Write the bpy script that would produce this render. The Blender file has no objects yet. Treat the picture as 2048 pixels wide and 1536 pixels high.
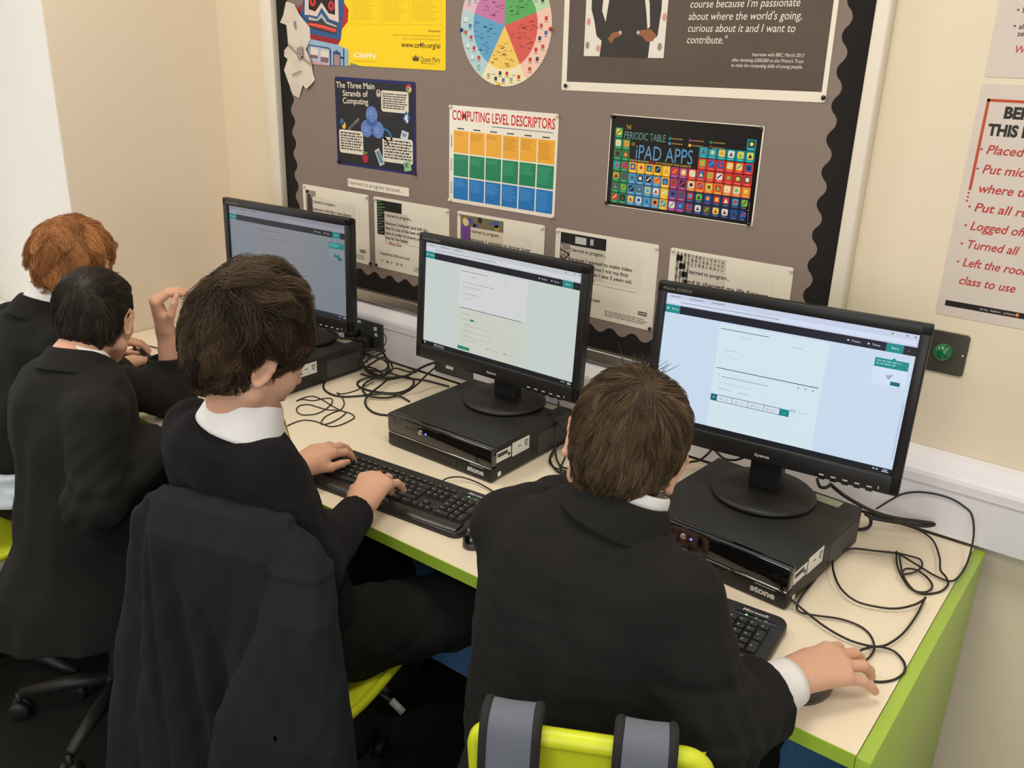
import bpy, bmesh, math, random
import numpy as np
from mathutils import Vector, Matrix, noise as mnoise

C = bpy.context.scene.collection
PI = math.pi
rng = random.Random(7)

# ------------------------------------------------------------------ camera
# metres; x runs along the wall (0 = free end of the desk), y = 0 is the face of the
# cable trunking, the room lies towards -y, z up
EYE = np.array((0.207754, -1.874653, 1.675))
ROT = np.array(((0.7895242, 0.6129895, 0.0299248),
                (0.2397323, -0.2631528, -0.934494),
                (-0.5649602, 0.7449796, -0.3547188)))
FPX = 1788.8
cam_data = bpy.data.cameras.new('camera')
cam_data.sensor_width = 36.0
cam_data.lens = FPX / 2048 * 36.0
cam_data.clip_start = 0.02
cam = bpy.data.objects.new('camera', cam_data)
C.objects.link(cam)
m = Matrix.Identity(4)
for i in range(3):
    m[i][0] = ROT[0][i]; m[i][1] = -ROT[1][i]; m[i][2] = -ROT[2][i]; m[i][3] = EYE[i]
cam.matrix_world = m
bpy.context.scene.camera = cam

# ------------------------------------------------------------------ light
sc = bpy.context.scene
sc.view_settings.view_transform = 'Standard'
sc.view_settings.look = 'None'
sc.view_settings.exposure = 0.0
sc.view_settings.gamma = 1.0
sc.view_settings.use_curve_mapping = False
sc.cycles.use_denoising = True
sc.cycles.max_bounces = 7
sc.cycles.diffuse_bounces = 4
sc.cycles.glossy_bounces = 3
sc.cycles.sample_clamp_indirect = 6.0
w = bpy.data.worlds.new('room_ambient'); sc.world = w; w.use_nodes = True
w.node_tree.nodes['Background'].inputs[0].default_value = (1.0, 0.94, 0.86, 1)
w.node_tree.nodes['Background'].inputs[1].default_value = 0.38

def area(name, loc, aim, sx, sy, power, col):
    d = bpy.data.lights.new(name, 'AREA'); d.shape = 'RECTANGLE'; d.size = sx; d.size_y = sy
    d.energy = power; d.color = col
    o = bpy.data.objects.new(name, d); C.objects.link(o); o.location = loc
    o.rotation_euler = (Vector(aim) - Vector(loc)).to_track_quat('-Z', 'Y').to_euler()
    return o
WARM = (1.0, 0.94, 0.85)
for lx, ly, pw in ((-2.0, -0.9, 11.5), (-0.4, -0.95, 13), (1.2, -0.95, 12), (-2.0, -2.7, 12), (-0.4, -2.7, 13), (1.2, -2.7, 13)):
    area('ceiling_panel_light', (lx, ly, 2.66), (lx, ly, 0), 0.58, 0.58, pw, WARM)
area('window_daylight', (-3.14, -1.65, 1.5), (0.0, -1.3, 0.95), 1.4, 1.2, 8, (0.86, 0.93, 1.0))
area('added_front_fill', (0.6, -3.85, 1.6), (-0.6, 0.0, 0.7), 2.4, 1.3, 30, (0.92, 0.96, 1.0))  # added fill lamp, no window there: brightens desk front and the space below

# ------------------------------------------------------------------ measuring helpers
def ray(u, v):
    return ROT.T @ np.array(((u - 1024) / FPX, (v - 768) / FPX, 1.0))
def on_z(u, v, z):
    d = ray(u, v); return EYE + d * ((z - EYE[2]) / d[2])
def on_y(u, v, y):
    d = ray(u, v); return EYE + d * ((y - EYE[1]) / d[1])
def deep(u, v, t):
    return EYE + ray(u, v) * t

# ------------------------------------------------------------------ materials
def lin(c):
    return tuple(((x / 255.0) / 12.92 if x / 255.0 <= 0.04045 else ((x / 255.0 + 0.055) / 1.055) ** 2.4) for x in c)
def material(name, rgb, rough=0.5, metal=0.0, spec=0.5, noise=0.0, scale=40.0, bump=0.0, bscale=None, coat=0.0,
             sheen=0.0, emit=0.0, trans=0.0, sss=0.0, stretch=None, alpha=None):
    """procedural Principled material; rgb in sRGB 0-255; noise = how far the colour wanders"""
    mt = bpy.data.materials.new(name); mt.use_nodes = True
    nt = mt.node_tree; b = nt.nodes['Principled BSDF']
    col = lin(rgb)
    b.inputs['Base Color'].default_value = (*col, 1)
    b.inputs['Roughness'].default_value = rough
    b.inputs['Metallic'].default_value = metal
    b.inputs['Specular IOR Level'].default_value = spec
    b.inputs['Coat Weight'].default_value = coat
    b.inputs['Coat Roughness'].default_value = 0.08
    if sheen: b.inputs['Sheen Weight'].default_value = sheen; b.inputs['Sheen Roughness'].default_value = 0.5
    if trans: b.inputs['Transmission Weight'].default_value = trans
    if sss:
        b.inputs['Subsurface Weight'].default_value = sss
        b.inputs['Subsurface Radius'].default_value = (0.008, 0.003, 0.0015)
        b.inputs['Subsurface Scale'].default_value = 1.0
    if emit:
        b.inputs['Emission Color'].default_value = (*col, 1); b.inputs['Emission Strength'].default_value = emit
    if noise or bump:
        tc = nt.nodes.new('ShaderNodeTexCoord'); mp = nt.nodes.new('ShaderNodeMapping')
        nt.links.new(tc.outputs['Object'], mp.inputs[0])
        if stretch: mp.inputs['Scale'].default_value = stretch
        if noise:
            n = nt.nodes.new('ShaderNodeTexNoise'); n.inputs['Scale'].default_value = scale; n.inputs['Detail'].default_value = 5
            nt.links.new(mp.outputs[0], n.inputs['Vector'])
            r = nt.nodes.new('ShaderNodeMix'); r.data_type = 'RGBA'
            r.inputs[6].default_value = (*[max(0, c * (1 - noise)) for c in col], 1)
            r.inputs[7].default_value = (*[min(1, c * (1 + noise)) for c in col], 1)
            nt.links.new(n.outputs['Fac'], r.inputs[0]); nt.links.new(r.outputs[2], b.inputs['Base Color'])
            if emit: nt.links.new(r.outputs[2], b.inputs['Emission Color'])
        if bump:
            n2 = nt.nodes.new('ShaderNodeTexNoise'); n2.inputs['Scale'].default_value = bscale or scale; n2.inputs['Detail'].default_value = 3
            nt.links.new(mp.outputs[0], n2.inputs['Vector'])
            bp = nt.nodes.new('ShaderNodeBump'); bp.inputs['Strength'].default_value = bump; bp.inputs['Distance'].default_value = 0.003
            nt.links.new(n2.outputs['Fac'], bp.inputs['Height']); nt.links.new(bp.outputs[0], b.inputs['Normal'])
    return mt
_cache = {}
def ink(rgb, rough=0.55, emit=0.0):
    """flat printed colour (or lit screen colour when emit > 0)"""
    k = (tuple(rgb), rough, emit)
    if k not in _cache:
        _cache[k] = material('screen_light' if emit else 'print_ink', rgb, rough, spec=0.3, emit=emit, noise=0.0 if emit else 0.03, scale=60)
        if emit:
            b = _cache[k].node_tree.nodes['Principled BSDF']
            b.inputs['Base Color'].default_value = (0.01, 0.01, 0.012, 1); b.inputs['Roughness'].default_value = 0.35
    return _cache[k]

# ------------------------------------------------------------------ mesh collector
class MB:
    def __init__(self):
        self.bm = bmesh.new(); self.mats = []
    def mi(self, mt):
        if mt not in self.mats: self.mats.append(mt)
        return self.mats.index(mt)
    def faces(self, verts, faces, mt, smooth=False):
        vs = [self.bm.verts.new(v) for v in verts]; i = self.mi(mt)
        for f in faces:
            try:
                fc = self.bm.faces.new([vs[k] for k in f]); fc.material_index = i; fc.smooth = smooth
            except ValueError: pass
        return vs
    def box(self, c, s, mt, M=None, bev=0.0, seg=2):
        t = bmesh.new(); bmesh.ops.create_cube(t, size=1.0)
        for v in t.verts: v.co = Vector((v.co.x * s[0], v.co.y * s[1], v.co.z * s[2]))
        if bev: bmesh.ops.bevel(t, geom=t.edges[:], offset=bev, segments=seg, affect='EDGES', profile=0.5)
        self._add(t, Matrix.Translation(Vector(c)) if M is None else M @ Matrix.Translation(Vector(c)), mt, bev > 0)
    def _add(self, t, M, mt, smooth=False):
        i = self.mi(mt); mp = {}
        for v in t.verts: mp[v] = self.bm.verts.new(M @ v.co)
        for f in t.faces:
            fc = self.bm.faces.new([mp[v] for v in f.verts]); fc.material_index = i; fc.smooth = smooth
        t.free()
    def prism(self, pts, h0, h1, mt, M=None, bev=0.0, smooth=False, seg=2):
        """outline pts (x, y) extruded from z = h0 to h1"""
        t = bmesh.new(); vs = [t.verts.new((p[0], p[1], h0)) for p in pts]; f = t.faces.new(vs)
        r = bmesh.ops.extrude_face_region(t, geom=[f])
        for v in r['geom']:
            if isinstance(v, bmesh.types.BMVert): v.co.z = h1
        bmesh.ops.recalc_face_normals(t, faces=t.faces[:])
        if bev:
            ed = [e for e in t.edges if abs(e.verts[0].co.z - h1) < 1e-7 and abs(e.verts[1].co.z - h1) < 1e-7]
            bmesh.ops.bevel(t, geom=ed, offset=bev, segments=seg, affect='EDGES', profile=0.5)
        self._add(t, M or Matrix.Identity(4), mt, smooth)
    def lathe(self, prof, mt, M=None, n=32, smooth=True):
        M = M or Matrix.Identity(4); vs = []; fs = []
        for r, z in prof:
            for k in range(n):
                a = 2 * PI * k / n; vs.append(M @ Vector((r * math.cos(a), r * math.sin(a), z)))
        for j in range(len(prof) - 1):
            for k in range(n):
                fs.append((j * n + k, j * n + (k + 1) % n, (j + 1) * n + (k + 1) % n, (j + 1) * n + k))
        if prof[0][0] > 1e-6: fs.append(tuple(range(n))[::-1])
        if prof[-1][0] > 1e-6: fs.append(tuple((len(prof) - 1) * n + k for k in range(n)))
        self.faces(vs, fs, mt, smooth)
    def tube(self, pts, r, mt, n=8, closed=False):
        P = [Vector(p) for p in pts]; vs = []; fs = []; N = len(P); up = Vector((0, 0, 1)); prev = None
        for i in range(N):
            t = (P[(i + 1) % N] - P[i - 1]) if closed else (P[min(i + 1, N - 1)] - P[max(i - 1, 0)])
            t.normalize()
            if prev is None:
                a = t.cross(up if abs(t.z) < 0.9 else Vector((1, 0, 0))).normalized()
            else:
                a = (prev - t * prev.dot(t)).normalized()
            prev = a; b = t.cross(a); rr = r[i] if hasattr(r, '__len__') else r
            for k in range(n):
                g = 2 * PI * k / n; vs.append(P[i] + (a * math.cos(g) + b * math.sin(g)) * rr)
        for i in range(N if closed else N - 1):
            j = (i + 1) % N
            for k in range(n): fs.append((i * n + k, i * n + (k + 1) % n, j * n + (k + 1) % n, j * n + k))
        if not closed: fs.append(tuple(range(n))[::-1]); fs.append(tuple((N - 1) * n + k for k in range(n)))
        self.faces(vs, fs, mt, True)
    def build(self, name, parent=None, props=None):
        bmesh.ops.recalc_face_normals(self.bm, faces=self.bm.faces[:]) if len(self.bm.faces) < 60000 else None
        me = bpy.data.meshes.new(name); self.bm.to_mesh(me); self.bm.free()
        for mt in self.mats: me.materials.append(mt)
        o = bpy.data.objects.new(name, me); C.objects.link(o)
        if parent is not None: o.parent = parent
        for k, v in (props or {}).items(): o[k] = v
        return o

def tag(o, label, cat, group=None):
    o['label'] = label; o['category'] = cat
    if group: o['group'] = group
    return o
def empty(name, loc=(0, 0, 0), rz=0.0):
    o = bpy.data.objects.new(name, None); C.objects.link(o); o.location = loc; o.rotation_euler = (0, 0, rz)
    o.empty_display_size = 0.05
    return o
def thing(name, label, cat, loc=(0, 0, 0), rz=0.0, group=None):
    return tag(empty(name, loc, rz), label, cat, group)
def structure(o):
    o['kind'] = 'structure'; return o
def rrect(w, h, r, n=5, cx=0.0, cy=0.0):
    pts = []
    for sx, sy, a0 in ((1, 1, 0), (-1, 1, 90), (-1, -1, 180), (1, -1, 270)):
        for k in range(n + 1):
            a = math.radians(a0 + 90.0 * k / n)
            pts.append((cx + sx * (w / 2 - r) + r * math.cos(a), cy + sy * (h / 2 - r) + r * math.sin(a)))
    return pts
def spline(pts, per=8, closed=False):
    P = [Vector(p) for p in pts]; n = len(P); out = []
    for i in range(n if closed else n - 1):
        if closed: a, b, c, d = P[i - 1], P[i], P[(i + 1) % n], P[(i + 2) % n]
        else: a, b, c, d = P[max(i - 1, 0)], P[i], P[i + 1], P[min(i + 2, n - 1)]
        for k in range(per):
            t = k / per
            out.append(0.5 * ((2 * b) + (c - a) * t + (2 * a - 5 * b + 4 * c - d) * t * t + (3 * b - a - 3 * c + d) * t ** 3))
    if not closed: out.append(P[-1])
    return out
_texts = {}
def text_geo(body, bold=0.0, shear=0.0, spacing=1.0):
    """triangles of a line of lettering in the built-in face: cap height about 0.73 at size 1"""
    k = (body, bold, shear, spacing)
    if k not in _texts:
        cu = bpy.data.curves.new('lettering', 'FONT'); cu.body = body; cu.size = 1.0; cu.offset = bold; cu.shear = shear
        cu.space_character = spacing; cu.resolution_u = 3; cu.fill_mode = 'FRONT'
        ob = bpy.data.objects.new('lettering', cu)
        me = ob.to_mesh()
        vs = [tuple(v.co) for v in me.vertices]; fs = [tuple(p.vertices) for p in me.polygons]
        ob.to_mesh_clear(); bpy.data.objects.remove(ob); bpy.data.curves.remove(cu)
        if not vs: vs = [(0, 0, 0)]
        _texts[k] = (np.array(vs), fs)
    return _texts[k]

class Sheet:
    """collects the flat print of one sheet; (a, b) sheet coordinates -> world through origin + a*ux + b*uz, layers stacked along n"""
    def __init__(self, o, ux, uz, n, mb=None, step=0.00012):
        self.o = np.array(o, float); self.ux = np.array(ux, float); self.uz = np.array(uz, float); self.n = np.array(n, float)
        self.mb = mb or MB(); self.step = step
    def p(self, a, b, lay): return tuple(self.o + self.ux * a + self.uz * b + self.n * (self.step * lay))
    def poly(self, pts, rgb, lay=1, rough=0.5, emit=0.0, mt=None):
        self.mb.faces([self.p(a, b, lay) for a, b in pts], [tuple(range(len(pts)))], mt or ink(rgb, rough, emit))
    def rect(self, a, b, w, h, rgb, lay=1, r=0.0, **k):
        self.poly(rrect(w, h, r, 4, a + w / 2, b + h / 2) if r else [(a, b), (a + w, b), (a + w, b + h), (a, b + h)], rgb, lay, **k)
    def disc(self, a, b, r, rgb, lay=1, n=20, ry=None, **k):
        ry = ry or r
        self.poly([(a + r * math.cos(2 * PI * i / n), b + ry * math.sin(2 * PI * i / n)) for i in range(n)], rgb, lay, **k)
    def line(self, a, b, c, d, wd, rgb, lay=1, **k):
        L = math.hypot(c - a, d - b) or 1; nx, ny = -(d - b) / L * wd / 2, (c - a) / L * wd / 2
        self.poly([(a - nx, b - ny), (c - nx, d - ny), (c + nx, d + ny), (a + nx, b + ny)], rgb, lay, **k)
    def text(self, body, a, b, cap, rgb, lay=2, width=None, align='l', bold=0.0, shear=0.0, ang=0.0, rough=0.5, emit=0.0):
        vs, fs = text_geo(body, bold, shear)
        sy = cap / 0.73; w0 = vs[:, 0].max() - min(0, vs[:, 0].min()); sx = sy if width is None else width / max(w0, 1e-6)
        off = {'l': 0, 'c': -w0 * sx / 2, 'r': -w0 * sx}[align]; ca, sa = math.cos(ang), math.sin(ang)
        out = []
        for v in vs:
            x = v[0] * sx + off; y = v[1] * sy
            out.append(self.p(a + x * ca - y * sa, b + x * sa + y * ca, lay))
        self.mb.faces(out, fs, ink(rgb, rough, emit))
    def greek(self, a, b, w, rows, pitch, rgb, lay=2, fill=0.5, seed=1, ragged=0.35, **k):
        """rows of body copy too small to read, drawn as short strokes"""
        r = random.Random(seed)
        for i in range(rows):
            x = a; end = a + w * (1 - ragged * r.random())
            while x < end:
                ww = pitch * r.uniform(0.5, 2.2); ww = min(ww, end - x)
                self.rect(x, b - i * pitch, ww, pitch * fill, rgb, lay, **k); x += ww + pitch * 0.35
# ================================================================== the room
YW = 0.06            # face of the back wall
XL = -2.54           # face of the end wall
M_wall = material('painted_plaster', (230, 216, 190), 0.75, spec=0.25, noise=0.02, scale=3, bump=0.06, bscale=220)
M_wall2 = material('painted_plaster_end', (232, 218, 198), 0.7, spec=0.25, noise=0.02, scale=3, bump=0.05, bscale=200)
M_jamb = material('window_reveal_paint', (236, 232, 224), 0.7, noise=0.03, scale=5, bump=0.05, bscale=150)
M_ceil = material('ceiling_tile', (230, 226, 215), 0.9, noise=0.04, scale=30, bump=0.1, bscale=120)
M_carpet = material('charcoal_carpet', (40, 39, 37), 0.95, spec=0.1, noise=0.55, scale=260, bump=0.6, bscale=420)
M_trunk = material('white_pvc_trunking', (228, 225, 229), 0.38, spec=0.5, noise=0.015, scale=6)
M_alu = material('brushed_aluminium', (176, 170, 160), 0.38, metal=0.85, noise=0.08, scale=60, stretch=(1, 40, 40))
M_framew = material('white_board_frame', (228, 218, 200), 0.4, noise=0.02, scale=8)
M_felt = material('grey_felt', (140, 125, 115), 0.95, spec=0.12, noise=0.08, scale=350, bump=0.35, bscale=700)
M_border = material('black_border_roll', (33, 31, 29), 0.8, spec=0.2, noise=0.1, scale=80, bump=0.1, bscale=300)
M_blue = material('blue_fabric_screen', (98, 150, 204), 0.9, spec=0.15, noise=0.1, scale=90, bump=0.3, bscale=400)

b = MB(); b.box((-0.9, YW + 0.06, 1.35), (4.4, 0.12, 2.72), M_wall); structure(b.build('wall_back'))
b = MB(); b.box((XL - 0.35, -0.2275, 1.35), (0.70, 0.575, 2.72), M_wall2); structure(b.build('wall_left'))
b = MB(); b.box((XL - 0.35, -1.5, 0.37), (0.70, 1.97, 0.745), M_wall2); b.box((XL - 0.35, -1.5, 2.55), (0.70, 1.97, 0.32), M_wall2)
b.box((XL - 0.35, -3.2, 1.35), (0.70, 1.43, 2.72), M_wall2); structure(b.build('wall_left_window_side'))
b = MB(); b.box((XL - 0.351, -0.5165, 1.56), (0.70, 0.004, 1.64), M_jamb); b.box((XL - 0.34, -1.5, 0.755), (0.72, 1.96, 0.022), M_jamb, bev=0.006)
structure(b.build('trim_1'))
b = MB(); M_pvc = material('white_window_frame', (238, 238, 236), 0.4, noise=0.02)
for yy in (-0.55, -1.5, -2.45): b.box((XL - 0.66, yy, 1.58), (0.05, 0.05, 1.62), M_pvc, bev=0.005)
for zz in (0.79, 2.37): b.box((XL - 0.66, -1.5, zz), (0.05, 1.95, 0.05), M_pvc, bev=0.005)
structure(b.build('window_1'))
b = MB(); b.box((-0.9, -1.9, -0.03), (4.4, 4.1, 0.06), M_carpet); structure(b.build('floor'))
b = MB(); b.box((-0.9, -1.9, 2.73), (4.4, 4.1, 0.06), M_ceil); structure(b.build('ceiling'))
# dado trunking: flat face with a sloping top, running the length of the wall
b = MB()
prof = [(0.0585, 0.737), (0.0, 0.737), (0.0, 0.858), (0.003, 0.866), (0.010, 0.872), (0.040, 0.893), (0.0585, 0.899)]
xs = [XL + 0.001, -1.3, 0.0, 1.28]
vs = [(x, p[0], p[1]) for x in xs for p in prof]; n = len(prof)
fs = [(i * n + k, i * n + (k + 1) % n, (i + 1) * n + (k + 1) % n, (i + 1) * n + k) for i in range(3) for k in range(n)]
fs += [tuple(range(n))[::-1], tuple(3 * n + k for k in range(n))]
b.faces(vs, fs, M_trunk)
b.box((-0.63, -0.0012, 0.8405), (3.80, 0.0022, 0.0016), material('trunking_seam', (196, 190, 190), 0.5))
structure(b.build('trim_2'))

# ------------------------------------------------------------------ pin board
YB = 0.048           # felt face
board = thing('pin_board', 'large grey felt pin board with black scalloped border on the back wall', 'notice board', (-1.3, YB, 0.90))
def off(o, bx=-1.3, by=YB, bz=0.90):
    o.matrix_parent_inverse = Matrix.Translation((-bx, -by, -bz)); return o
BX0, BX1, BZ0, BZ1 = -2.212, -0.386, 0.932, 2.06
b = MB(); b.box(((BX0 + BX1) / 2, YB + 0.0055, (BZ0 + BZ1) / 2), (BX1 - BX0, 0.011, BZ1 - BZ0), M_felt); off(b.build('felt_panel', board))
b = MB()
b.box(((BX0 + BX1) / 2, 0.0435, BZ0 - 0.017), (BX1 - BX0 + 0.11, 0.031, 0.034), M_alu, bev=0.004)
off(b.build('frame', board, {'label': 'silver bottom rail'}))
for x0, x1 in ((BX0 - 0.058, BX0), (BX1, BX1 + 0.03)):
    b = MB(); b.box(((x0 + x1) / 2, 0.041, (BZ0 + BZ1) / 2), (x1 - x0, 0.036, BZ1 - BZ0 + 0.001), M_framew, bev=0.005); off(b.build('frame', board, {'label': 'white upright rail'}))
b = MB(); b.box(((BX0 + BX1) / 2, 0.041, BZ1 + 0.016), (BX1 - BX0 + 0.10, 0.036, 0.032), M_framew, bev=0.005); off(b.build('frame', board, {'label': 'white top rail'}))
# scalloped black border roll: left, bottom and right runs
def border(fn0, fn1, n):
    mb = MB(); pts0 = [fn0(i / n) for i in range(n + 1)]; pts1 = [fn1(i / n) for i in range(n + 1)]; vs = []; fs = []
    for i in range(n + 1):
        a, c = pts0[i], pts1[i]
        vs += [(a[0], YB - 0.0006, a[1]), (c[0], YB - 0.0006, c[1]), (a[0], YB - 0.0001, a[1]), (c[0], YB - 0.0001, c[1])]
    for i in range(n):
        k = 4 * i; fs += [(k, k + 1, k + 5, k + 4), (k + 1, k + 3, k + 7, k + 5)]
    mb.faces(vs, fs, M_border); return mb
def wave(t, waves):
    s = math.sin(2 * PI * waves * t); return math.copysign(abs(s) ** 0.8, s)
H = BZ1 - BZ0
off(border(lambda t: (BX0, BZ0 + H * t), lambda t: (BX0 + 0.051 + 0.008 * wave(t, 16.6), BZ0 + H * t), 400).build('border_strip', board))
off(border(lambda t: (BX1, BZ0 + H * t), lambda t: (BX1 - 0.0555 + 0.008 * wave(t + 0.004, 16.9), BZ0 + H * t), 400).build('border_strip', board))
Wd = BX1 - BX0
off(border(lambda t: (BX0 + Wd * t, BZ0), lambda t: (BX0 + Wd * t, BZ0 + 0.0545 + 0.008 * wave(t + 0.006, 27.3), ), 500).build('border_strip', board))

# ------------------------------------------------------------------ desk
M_top = material('white_laminate', (240, 226, 200), 0.28, spec=0.5, noise=0.012, scale=4)
M_lime = material('lime_edge_band', (164, 196, 62), 0.45, noise=0.03, scale=25)
M_limep = material('lime_end_panel', (160, 188, 70), 0.35, noise=0.03, scale=14)
M_screw = material('nickel_screw', (190, 185, 175), 0.25, metal=1.0)
M_dark = material('dark_under_desk_steel', (58, 58, 60), 0.5, metal=0.3, noise=0.05)
desk = thing('computer_desk', 'long white computer desk with lime green edges under the cable trunking', 'desk', (-1.25, -0.375, 0))
def offd(o): o.matrix_parent_inverse = Matrix.Translation((1.25, 0.375, 0)); return o
b = MB(); b.box((-1.2685, -0.374, 0.7175), (2.535, 0.748, 0.025), M_top); offd(b.build('desktop', desk))
b = MB(); b.box((-1.2685, -0.749, 0.7172), (2.535, 0.0022, 0.0256), M_lime); offd(b.build('edge_band', desk))
b = MB(); b.box((0.0105, -0.3765, 0.3655), (0.021, 0.751, 0.7295), M_limep, bev=0.0012)
pan = offd(b.build('end_panel', desk))
for yy in (-0.09, -0.385, -0.675):
    b = MB(); b.lathe([(0, 0.0), (0.006, 0.0), (0.0065, 0.0015), (0.005, 0.003), (0.0, 0.0034)], M_screw, Matrix.Translation((0.0212, yy, 0.702)) @ Matrix.Rotation(PI / 2, 4, 'Y'), 16)
    b.box((0.0248, yy, 0.702), (0.0006, 0.007, 0.0012), M_dark)
    o = b.build('screw', pan); o.matrix_parent_inverse = Matrix.Translation((1.25, 0.375, 0))
b = MB(); b.box((-1.2685, -0.385, 0.405), (2.53, 0.020, 0.59), M_blue, bev=0.004); offd(b.build('modesty_panel', desk, {'label': 'blue fabric screen under the desktop'}))
for xx in (-1.45, -2.5):
    b = MB(); b.box((xx, -0.19, 0.352), (0.025, 0.36, 0.704), M_dark, bev=0.003); offd(b.build('leg', desk))

# ------------------------------------------------------------------ things fixed to the wall and trunking
M_steel = material('brushed_steel_plate', (120, 116, 104), 0.38, metal=0.9, noise=0.1, scale=70, stretch=(40, 1, 1))
M_green = material('green_push_button', (18, 104, 62), 0.18, coat=0.6)
t = thing('exit_button', 'square steel wall plate with domed green push button beside the big monitor', 'wall button', (-0.147, YW, 1.11))
b = MB(); b.prism(rrect(0.0895, 0.0885, 0.007), 0, 0.004, M_steel, Matrix.Translation((0, -0.0001, 0)) @ Matrix.Rotation(PI / 2, 4, 'X'), bev=0.001); b.build('plate', t)
b = MB(); b.lathe([(0.0185, 0), (0.0185, 0.006), (0.0165, 0.012), (0.011, 0.0165), (0.005, 0.018), (0, 0.0183)], M_green, Matrix.Translation((0.0, -0.004, 0.001)) @ Matrix.Rotation(PI / 2, 4, 'X'), 28)
b.build('button', t)
b = MB()
for sx in (1,): b.lathe([(0, 0), (0.0028, 0), (0.0028, 0.001), (0, 0.0014)], M_screw, Matrix.Translation((sx * 0.037, -0.004, 0.0)) @ Matrix.Rotation(PI / 2, 4, 'X'), 12)
b.build('screw', t)
t = thing('green_call_point', 'shallow green plastic box on the wall behind the big monitor top', 'wall box', (-0.296, YW, 1.105))
M_gbox = material('green_plastic_box', (52, 122, 72), 0.5, noise=0.04)
b = MB(); b.box((0, -0.014, 0), (0.098, 0.028, 0.098), M_gbox, bev=0.004); b.build('housing', t)
b = MB(); b.box((0, -0.0288, -0.005), (0.06, 0.0016, 0.06), material('white_window_label', (225, 225, 220), 0.4)); b.build('front_window', t)
M_sock = material('graphite_socket_plate', (58, 62, 62), 0.42, noise=0.05, scale=60)
M_lab = material('white_sticker', (224, 222, 214), 0.5, noise=0.03, scale=90)
M_blk = material('black_rubber', (26, 25, 24), 0.55, noise=0.1, scale=60)
t = thing('socket_outlet', 'graphite double socket plate on the trunking beside the far monitor, plugs fitted', 'wall socket', (-1.80, 0.0, 0.803))
b = MB(); b.prism(rrect(0.156, 0.092, 0.004), 0, 0.006, M_sock, Matrix.Rotation(PI / 2, 4, 'X'), bev=0.0015); b.build('plate', t)
for nm, c_, s_ in (('label', (-0.066, -0.0066, 0.022), (0.004, 0.0012, 0.022)), ('label', (-0.030, -0.0066, 0.036), (0.026, 0.0012, 0.008)), ('rocker_switch', (0.048, -0.0068, 0.026), (0.012, 0.003, 0.014)), ('rocker_switch', (0.050, -0.0068, 0.008), (0.010, 0.003, 0.010))):
    b = MB(); b.box(c_, s_, M_lab, bev=0.0004); b.build(nm, t, {'label': 'white ' + nm.replace('_', ' ')})
t = thing('socket_outlet', 'graphite socket plate on the trunking half hidden behind the middle monitor', 'wall socket', (-1.43, 0.0, 0.795))
b = MB(); b.prism(rrect(0.146, 0.086, 0.004), 0, 0.006, M_sock, Matrix.Rotation(PI / 2, 4, 'X'), bev=0.0015); b.build('plate', t)
b = MB(); b.box((-0.012, -0.0068, -0.018), (0.028, 0.0012, 0.009), M_lab); b.build('switch_label', t)
for px, pz, nm, lb in ((-1.842, 0.79, 'plug', 'black mains plug in the graphite socket nearer the far monitor'), (-1.785, 0.778, 'plug', 'black mains plug in the graphite socket beside the white rocker switches')):
    t = thing(nm, lb, 'plug', (px, -0.006, pz), 0, 'black mains plugs')
    b = MB(); b.prism(rrect(0.046, 0.048, 0.012), 0.0, 0.036, M_blk, Matrix.Rotation(PI / 2, 4, 'X'), bev=0.01, smooth=True, seg=4); b.build('plug_body', t)
    b = MB(); b.tube(spline([(0, -0.02, -0.022), (0, -0.024, -0.04), (0.004, -0.026, -0.05)], 5), 0.0042, M_blk); b.build('cord_sleeve', t)
# ================================================================== sheets on the board and wall
M_lam = material('laminated_white_sheet', (236, 228, 210), 0.22, spec=0.5, noise=0.015, scale=12, coat=0.4)
M_card = material('white_card', (236, 226, 206), 0.5, noise=0.02, scale=14)
def pin(x, z, rgb, label, y=YB):
    t = thing('drawing_pin', label, 'drawing pin', (x, y - 0.0008, z), 0, 'drawing pins on the board')
    b = MB(); b.lathe([(0.0025, 0), (0.0046, 0.003), (0.0048, 0.0055), (0.003, 0.0075), (0, 0.008)], material('pin_head', rgb, 0.3), Matrix.Rotation(PI / 2, 4, 'X'), 14); b.build('head', t)
def sheet(x0, z0, w, h, base, y=YB, tilt=0.0, curl=0.0, mt=None, r=0.004):
    """one paper sheet with a real thickness; returns a Sheet whose coordinates are metres from its lower left corner"""
    ct, st = math.cos(tilt), math.sin(tilt); lift = 0.0011
    S = Sheet((x0, y - lift, z0), (ct, 0, st), (-st, 0, ct), (0, -1, 0))
    pts = rrect(w, h, r, 3, w / 2, h / 2); n = len(pts); mt = mt or ink(base, 0.35)
    front = [S.p(a, c, 0) for a, c in pts]; back = [tuple(np.array(q) + (0, 0.0009, 0)) for q in front]
    S.mb.faces(front + back, [tuple(range(n)), tuple(range(n, 2 * n))[::-1]] + [(i, (i + 1) % n, n + (i + 1) % n, n + i) for i in range(n)], mt)
    return S
def done(S, label, cat='poster', group=None, name='poster'):
    return tag(S.mb.build(name), label, cat, group)
BLK = (38, 36, 34)
# ---- yellow poster with the tin robot (origin lower left)
S = sheet(-2.062, 1.603, 0.552, 0.40, (250, 218, 40), mt=material('yellow_gloss_poster', (250, 212, 24), 0.5, spec=0.25, noise=0.02, scale=9))
YX, YZ = -2.062, 1.603
def Y(u, v):
    p = on_y(560 + u / 6.0235, v / 6.0235, YB); return (p[0] - YX, p[2] - YZ)
def YP(pts, rgb, lay): S.poly([Y(*q) for q in pts], rgb, lay)
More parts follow.
